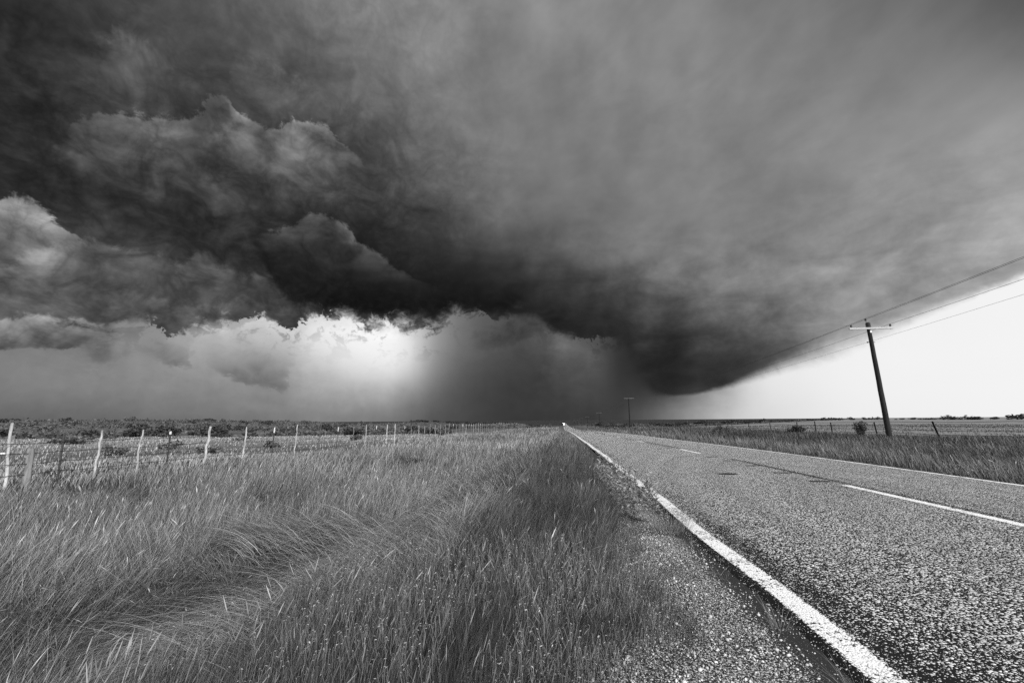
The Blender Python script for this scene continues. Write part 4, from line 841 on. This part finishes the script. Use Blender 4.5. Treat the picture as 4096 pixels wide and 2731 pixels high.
# ------------------------------------------------------------------ right fence
FXR = 22.6
fr = empty('barbed_wire_fence', (FXR, 30, gz(FXR, 30)), 0, 'thin dark barbed-wire fence along the field right of the road', 'fence')
def invr(p): return (p[0] - FXR, p[1] - 30, p[2] - fr.location.z)
K = 1.13
rsp = [(24.82*K, -.20, 1.02, 's'), (27.07*K, -.30, 1.10, 'b'), (29.44*K, -.08, .98, 's'), (32.0*K, -.12, 1.03, 't'), (36.94*K, -.06, 1.0, 't'), (39.19*K, -.02, 1.07, 't'), (42.02*K, -.02, 1.0, 't'), (47.08*K, -.1, .92, 't'), (49.6*K, 0, .85, 's'), (52.3*K, -.05, .90, 't'), (54.6*K, 0, .85, 's'), (57.2*K, -.1, .68, 't'), (62.23*K, -.08, .60, 't'), (67.23*K, -.08, .66, 't'), (77.39*K, -.08, .55, 't'), (87.29*K, -.1, .42, 't'), (97.68*K, 0, .10, 't'), (108*K, 0, -.2, 't')] + [((22.4 - 2.6*i)*K, -.05 + .02*(i % 3), 1.03, 't' if i % 2 else 's') for i in range(4)]
for i, (y, lx_, zt, kd) in enumerate(rsp):
    b = invr((FXR, y, gz(FXR, y) - .05)); t = invr((FXR + lx_, y, 1.3 + (zt - 1.3)*K))
    if kd == 's':
        mb = MB(); mb.tube([b, t], .012, 6, .10); mb.build('fence_stay', M_STEEL, fr)
    else: tpost(fr, b, t, 0, .010, 'heavy black post leaning hard to the left' if kd == 'b' else None, 2.2 if kd == 'b' else 2.0)
for lev, nm in ((.97, 'top'), (.72, 'second'), (.46, 'third'), (.22, 'lowest')):
    pts = []
    for yy in np.arange(14, 124, 2.4): pts.append((FXR - .06*lev, yy, gz(FXR, yy) + .12 + lev*.98 - .02*(int(yy/2.4) % 2)))
    strand(fr, 'barbed_wire', pts, .0135, nm + ' strand', 5, invr)

# ------------------------------------------------------------------ utility poles and their wires
def make_pole(x, y, ztop, toplean, label, arm=2.6, detail=True):
    zb = gz(x, y) - .15; e = empty('utility_pole', (x, y, zb), 0, label, 'utility pole', 'utility poles along the right verge'); h = ztop - zb
    def ax(z): return toplean*(z/h)
    mb = MB(); g = np.random.default_rng(int(abs(y))); zs = np.linspace(0, h, 15); mb.tube([(ax(z) + g.normal(0, .004), g.normal(0, .004), z) for z in zs], [(.165 - .055*z/h)*(1 if detail else 1.2) for z in zs], 14, .014 if detail else .010); mb.build('pole_shaft', M_POLE, e, True)
    za = h - .42; tl = -toplean/h*.3
    mb = MB(); mb.box((ax(za) + .02, -.175, za), (arm, .09, .115), None, .36 if detail else .10, .008); arm_o = mb.build('crossarm', M_STEEL, e)
    ins = []
    for sx_ in (-arm/2 + .13, arm/2 - .13):
        c = (ax(za) + .02 + sx_, -.175, za + .06); mb = MB(); mb.lathe((c[0], c[1], c[2] - .17), [(.010, 0), (.010, .17)], 6, None, .05)
        mb.lathe(c, [(.012, 0), (.012, .05), (.06, .05), (.066, .075), (.045, .09), (.062, .105), (.064, .13), (.04, .15), (.045, .185), (.02, .20)], 12, None, .05); mb.build('insulator', M_GLAZE, e, True); ins.append((c[0], c[1], c[2] + .19))
    c = (ax(h) - .07, 0, h - .12); mb = MB(); mb.box((ax(h) - .10, -.02, h - .16), (.03, .03, .55), None, .05); mb.lathe((c[0] - .03, 0, h + .06), [(.012, 0), (.012, .06), (.062, .06), (.068, .085), (.045, .10), (.064, .12), (.064, .145), (.04, .165), (.046, .20), (.02, .215)], 12, None, .05); mb.build('insulator', M_GLAZE, e, True); ins.append((c[0] - .03, 0, h + .27))
    if detail:
        mb = MB()
        for k in range(4): z = h - .08 - .075*k; mb.lathe((ax(z), 0, z - .03), [(.118, 0), (.142, .012), (.142, .045), (.118, .057)], 14, None, .03)
        mb.build('pole_collar', M_STEEL, e, True)
        mb = MB(); mb.box((ax(za) + .03, -.12, za - .17), (.10, .02, .20), None, .6, .004); mb.box((ax(za), -.15, za), (.16, .06, .10), None, .5, .004); mb.build('arm_bracket', M_STEEL, e)
    zn = za - .88; mb = MB(); mb.box((ax(zn), 0, zn), (.44, .04, .035), None, .05, .004); mb.lathe((ax(zn) - .23, 0, zn - .045), [(.02, 0), (.045, .01), (.03, .045), (.045, .08), (.02, .09)], 10, None, .05); mb.build('neutral_bracket', M_STEEL, e, True)
    ins.append((ax(zn) - .25, 0, zn))
    return [Vector((x, y, zb)) + Vector(i) for i in ins]
A_ = []
A_.append(make_pole(10.4, -58.0, 9.7, 0, 'tall utility pole behind the viewpoint where the line crosses the road'))
A_.append(make_pole(20.2, 31.24, 7.40, -.33, 'near dark utility pole leaning left with a pale crossarm'))
for x, y, zt, lab in ((17.7, 124.5, 7.3, 'second utility pole from the near one, standing straight against the storm'), (17.7, 224.1, 5.1, 'third utility pole with pale insulators, beyond the road crest'), (17.8, 332.5, 3.9, 'fourth utility pole, thick and dark, down in the valley'), (17.8, 441.5, 3.2, 'fifth utility pole, short and dark beside the far road'), (17.8, 560, 1.9, 'faint sixth utility pole far down the road'), (17.8, 690, .8, 'tiny last utility pole nearest the vehicles')):
    A_.append(make_pole(x, y, zt, 0, lab, 2.6, False))
for w, lab in enumerate(('power wire on the left end of the crossarms', 'power wire on the right end of the crossarms', 'power wire over the pole tops', 'lowest wire, bracketed below the crossarms')):
    pts = []
    for a, b in zip(A_[:-1], A_[1:]):
        p, q = a[w], b[w]
        for i in range(14 if p.y < 200 else 6):
            t = i/(14 if p.y < 200 else 6); v = p.lerp(q, t); v.z -= 4*(.8 if p.y < 0 else 1.1)*t*(1 - t)*(.8 if w == 3 else 1); pts.append(v)
    pts.append(A_[-1][w]); o = strand(None, 'power_wire', pts, .0082 if w != 3 else .0055, None, 6); tag(o, lab, 'power wire', 'wires of the power line')

# ------------------------------------------------------------------ marker posts and vehicles far down the road
for sl, x, lab in ((-.0239, -7.6, 'white marker post, left of a pair off the far road'), (-.0201, -7.4, 'white marker post, right of a pair off the far road'), (-.0095, -2.2, 'white marker post on the left shoulder nearest the far road'), (-.0137, -5.0, 'white marker post beyond the left shoulder one'), (.0231, 10.6, 'white marker post on the right shoulder of the far road'), (.0125, 10.4, 'faint far marker post on the right shoulder'), (-.0396, -9.2, 'tall pale marker post in the dip left of the far road'), (-.0337, -8.6, 'short pale marker post in the dip left of the far road')):
    y = x/sl; e = empty('marker_post', (x, y, gz(x, y) - .05), 0, lab, 'marker post', 'marker posts by the far road'); mb = MB(); mb.box((0, 0, .6), (.10, .03, 1.2), None, .75, .006); mb.build('post', M_STEEL, e); mb = MB(); mb.box((0, -.019, 1.08), (.08, .006, .12), None, .6); mb.build('reflector', M_STEEL, e)
def make_vehicle(x, y, label, tall=False):
    z = float(ROADZ(y) + crown(x)); e = empty('pickup_truck' if tall else 'car', (x, y, z), 0, label, 'truck' if tall else 'car', 'vehicles coming down the far road'); k = 1.25 if tall else 1.0
    def ex(sec, w, name, mat, tone):                     # side profile swept across, narrowed at the top
        mb = MB(); V = []; n_ = len(sec)
        for s_ in (-1, 1):
            for yy, zz in sec: V.append((s_*w*(1 - .16*max(zz/k - .9, 0)), yy, zz))
        F = [(i, (i + 1) % n_, n_ + (i + 1) % n_, n_ + i) for i in range(n_)] + [tuple(range(n_))[::-1], tuple(range(n_, 2*n_))]; mb.add(V, F, tone); return mb.build(name, mat, e, True)
    ex([(-2.25, .32*k), (-2.32, .62*k), (-2.2, .86*k), (-1.15, 1.0*k), (-.35, 1.46*k), (1.0, 1.48*k), (1.75, 1.08*k), (2.25, 1.0*k), (2.3, .4*k)], .92*k**.5, 'body', M_CARP, .82)
    mb = MB(); w = .80*k**.5; mb.add([(-w, -1.20, 1.01*k), (w, -1.20, 1.01*k), (w*.86, -.42, 1.42*k), (-w*.86, -.42, 1.42*k), (-w, -1.14, 1.0*k), (w, -1.14, 1.0*k), (w*.86, -.36, 1.41*k), (-w*.86, -.36, 1.41*k)], [(0, 1, 2, 3), (7, 6, 5, 4), (0, 4, 5, 1), (1, 5, 6, 2), (2, 6, 7, 3), (3, 7, 4, 0)], .03); mb.build('windscreen', M_GLASS, e)
    for sx_ in (-1, 1):
        for yy in (-1.4, 1.4): mb = MB(); mb.lathe((sx_*.86*k**.5 - .1, yy, .33), [(.20, 0), (.33, .02), (.33, .18), (.20, .2)], 16, (1, 0, 0), .03); mb.build('wheel', M_RUBBER, e, True)
        mb = MB(); mb.lathe((sx_*.66*k**.5, -2.30, .70*k), [(.12, -.03), (.15, 0), (.15, .05)], 12, (0, -1, 0), 1); mb.build('headlight', M_LAMP, e, True)
make_vehicle(3.2, 900, 'nearer white car with its headlights on, coming down the far road')
make_vehicle(3.2, 1150, 'farther white truck with its headlights on at the end of the road', True)
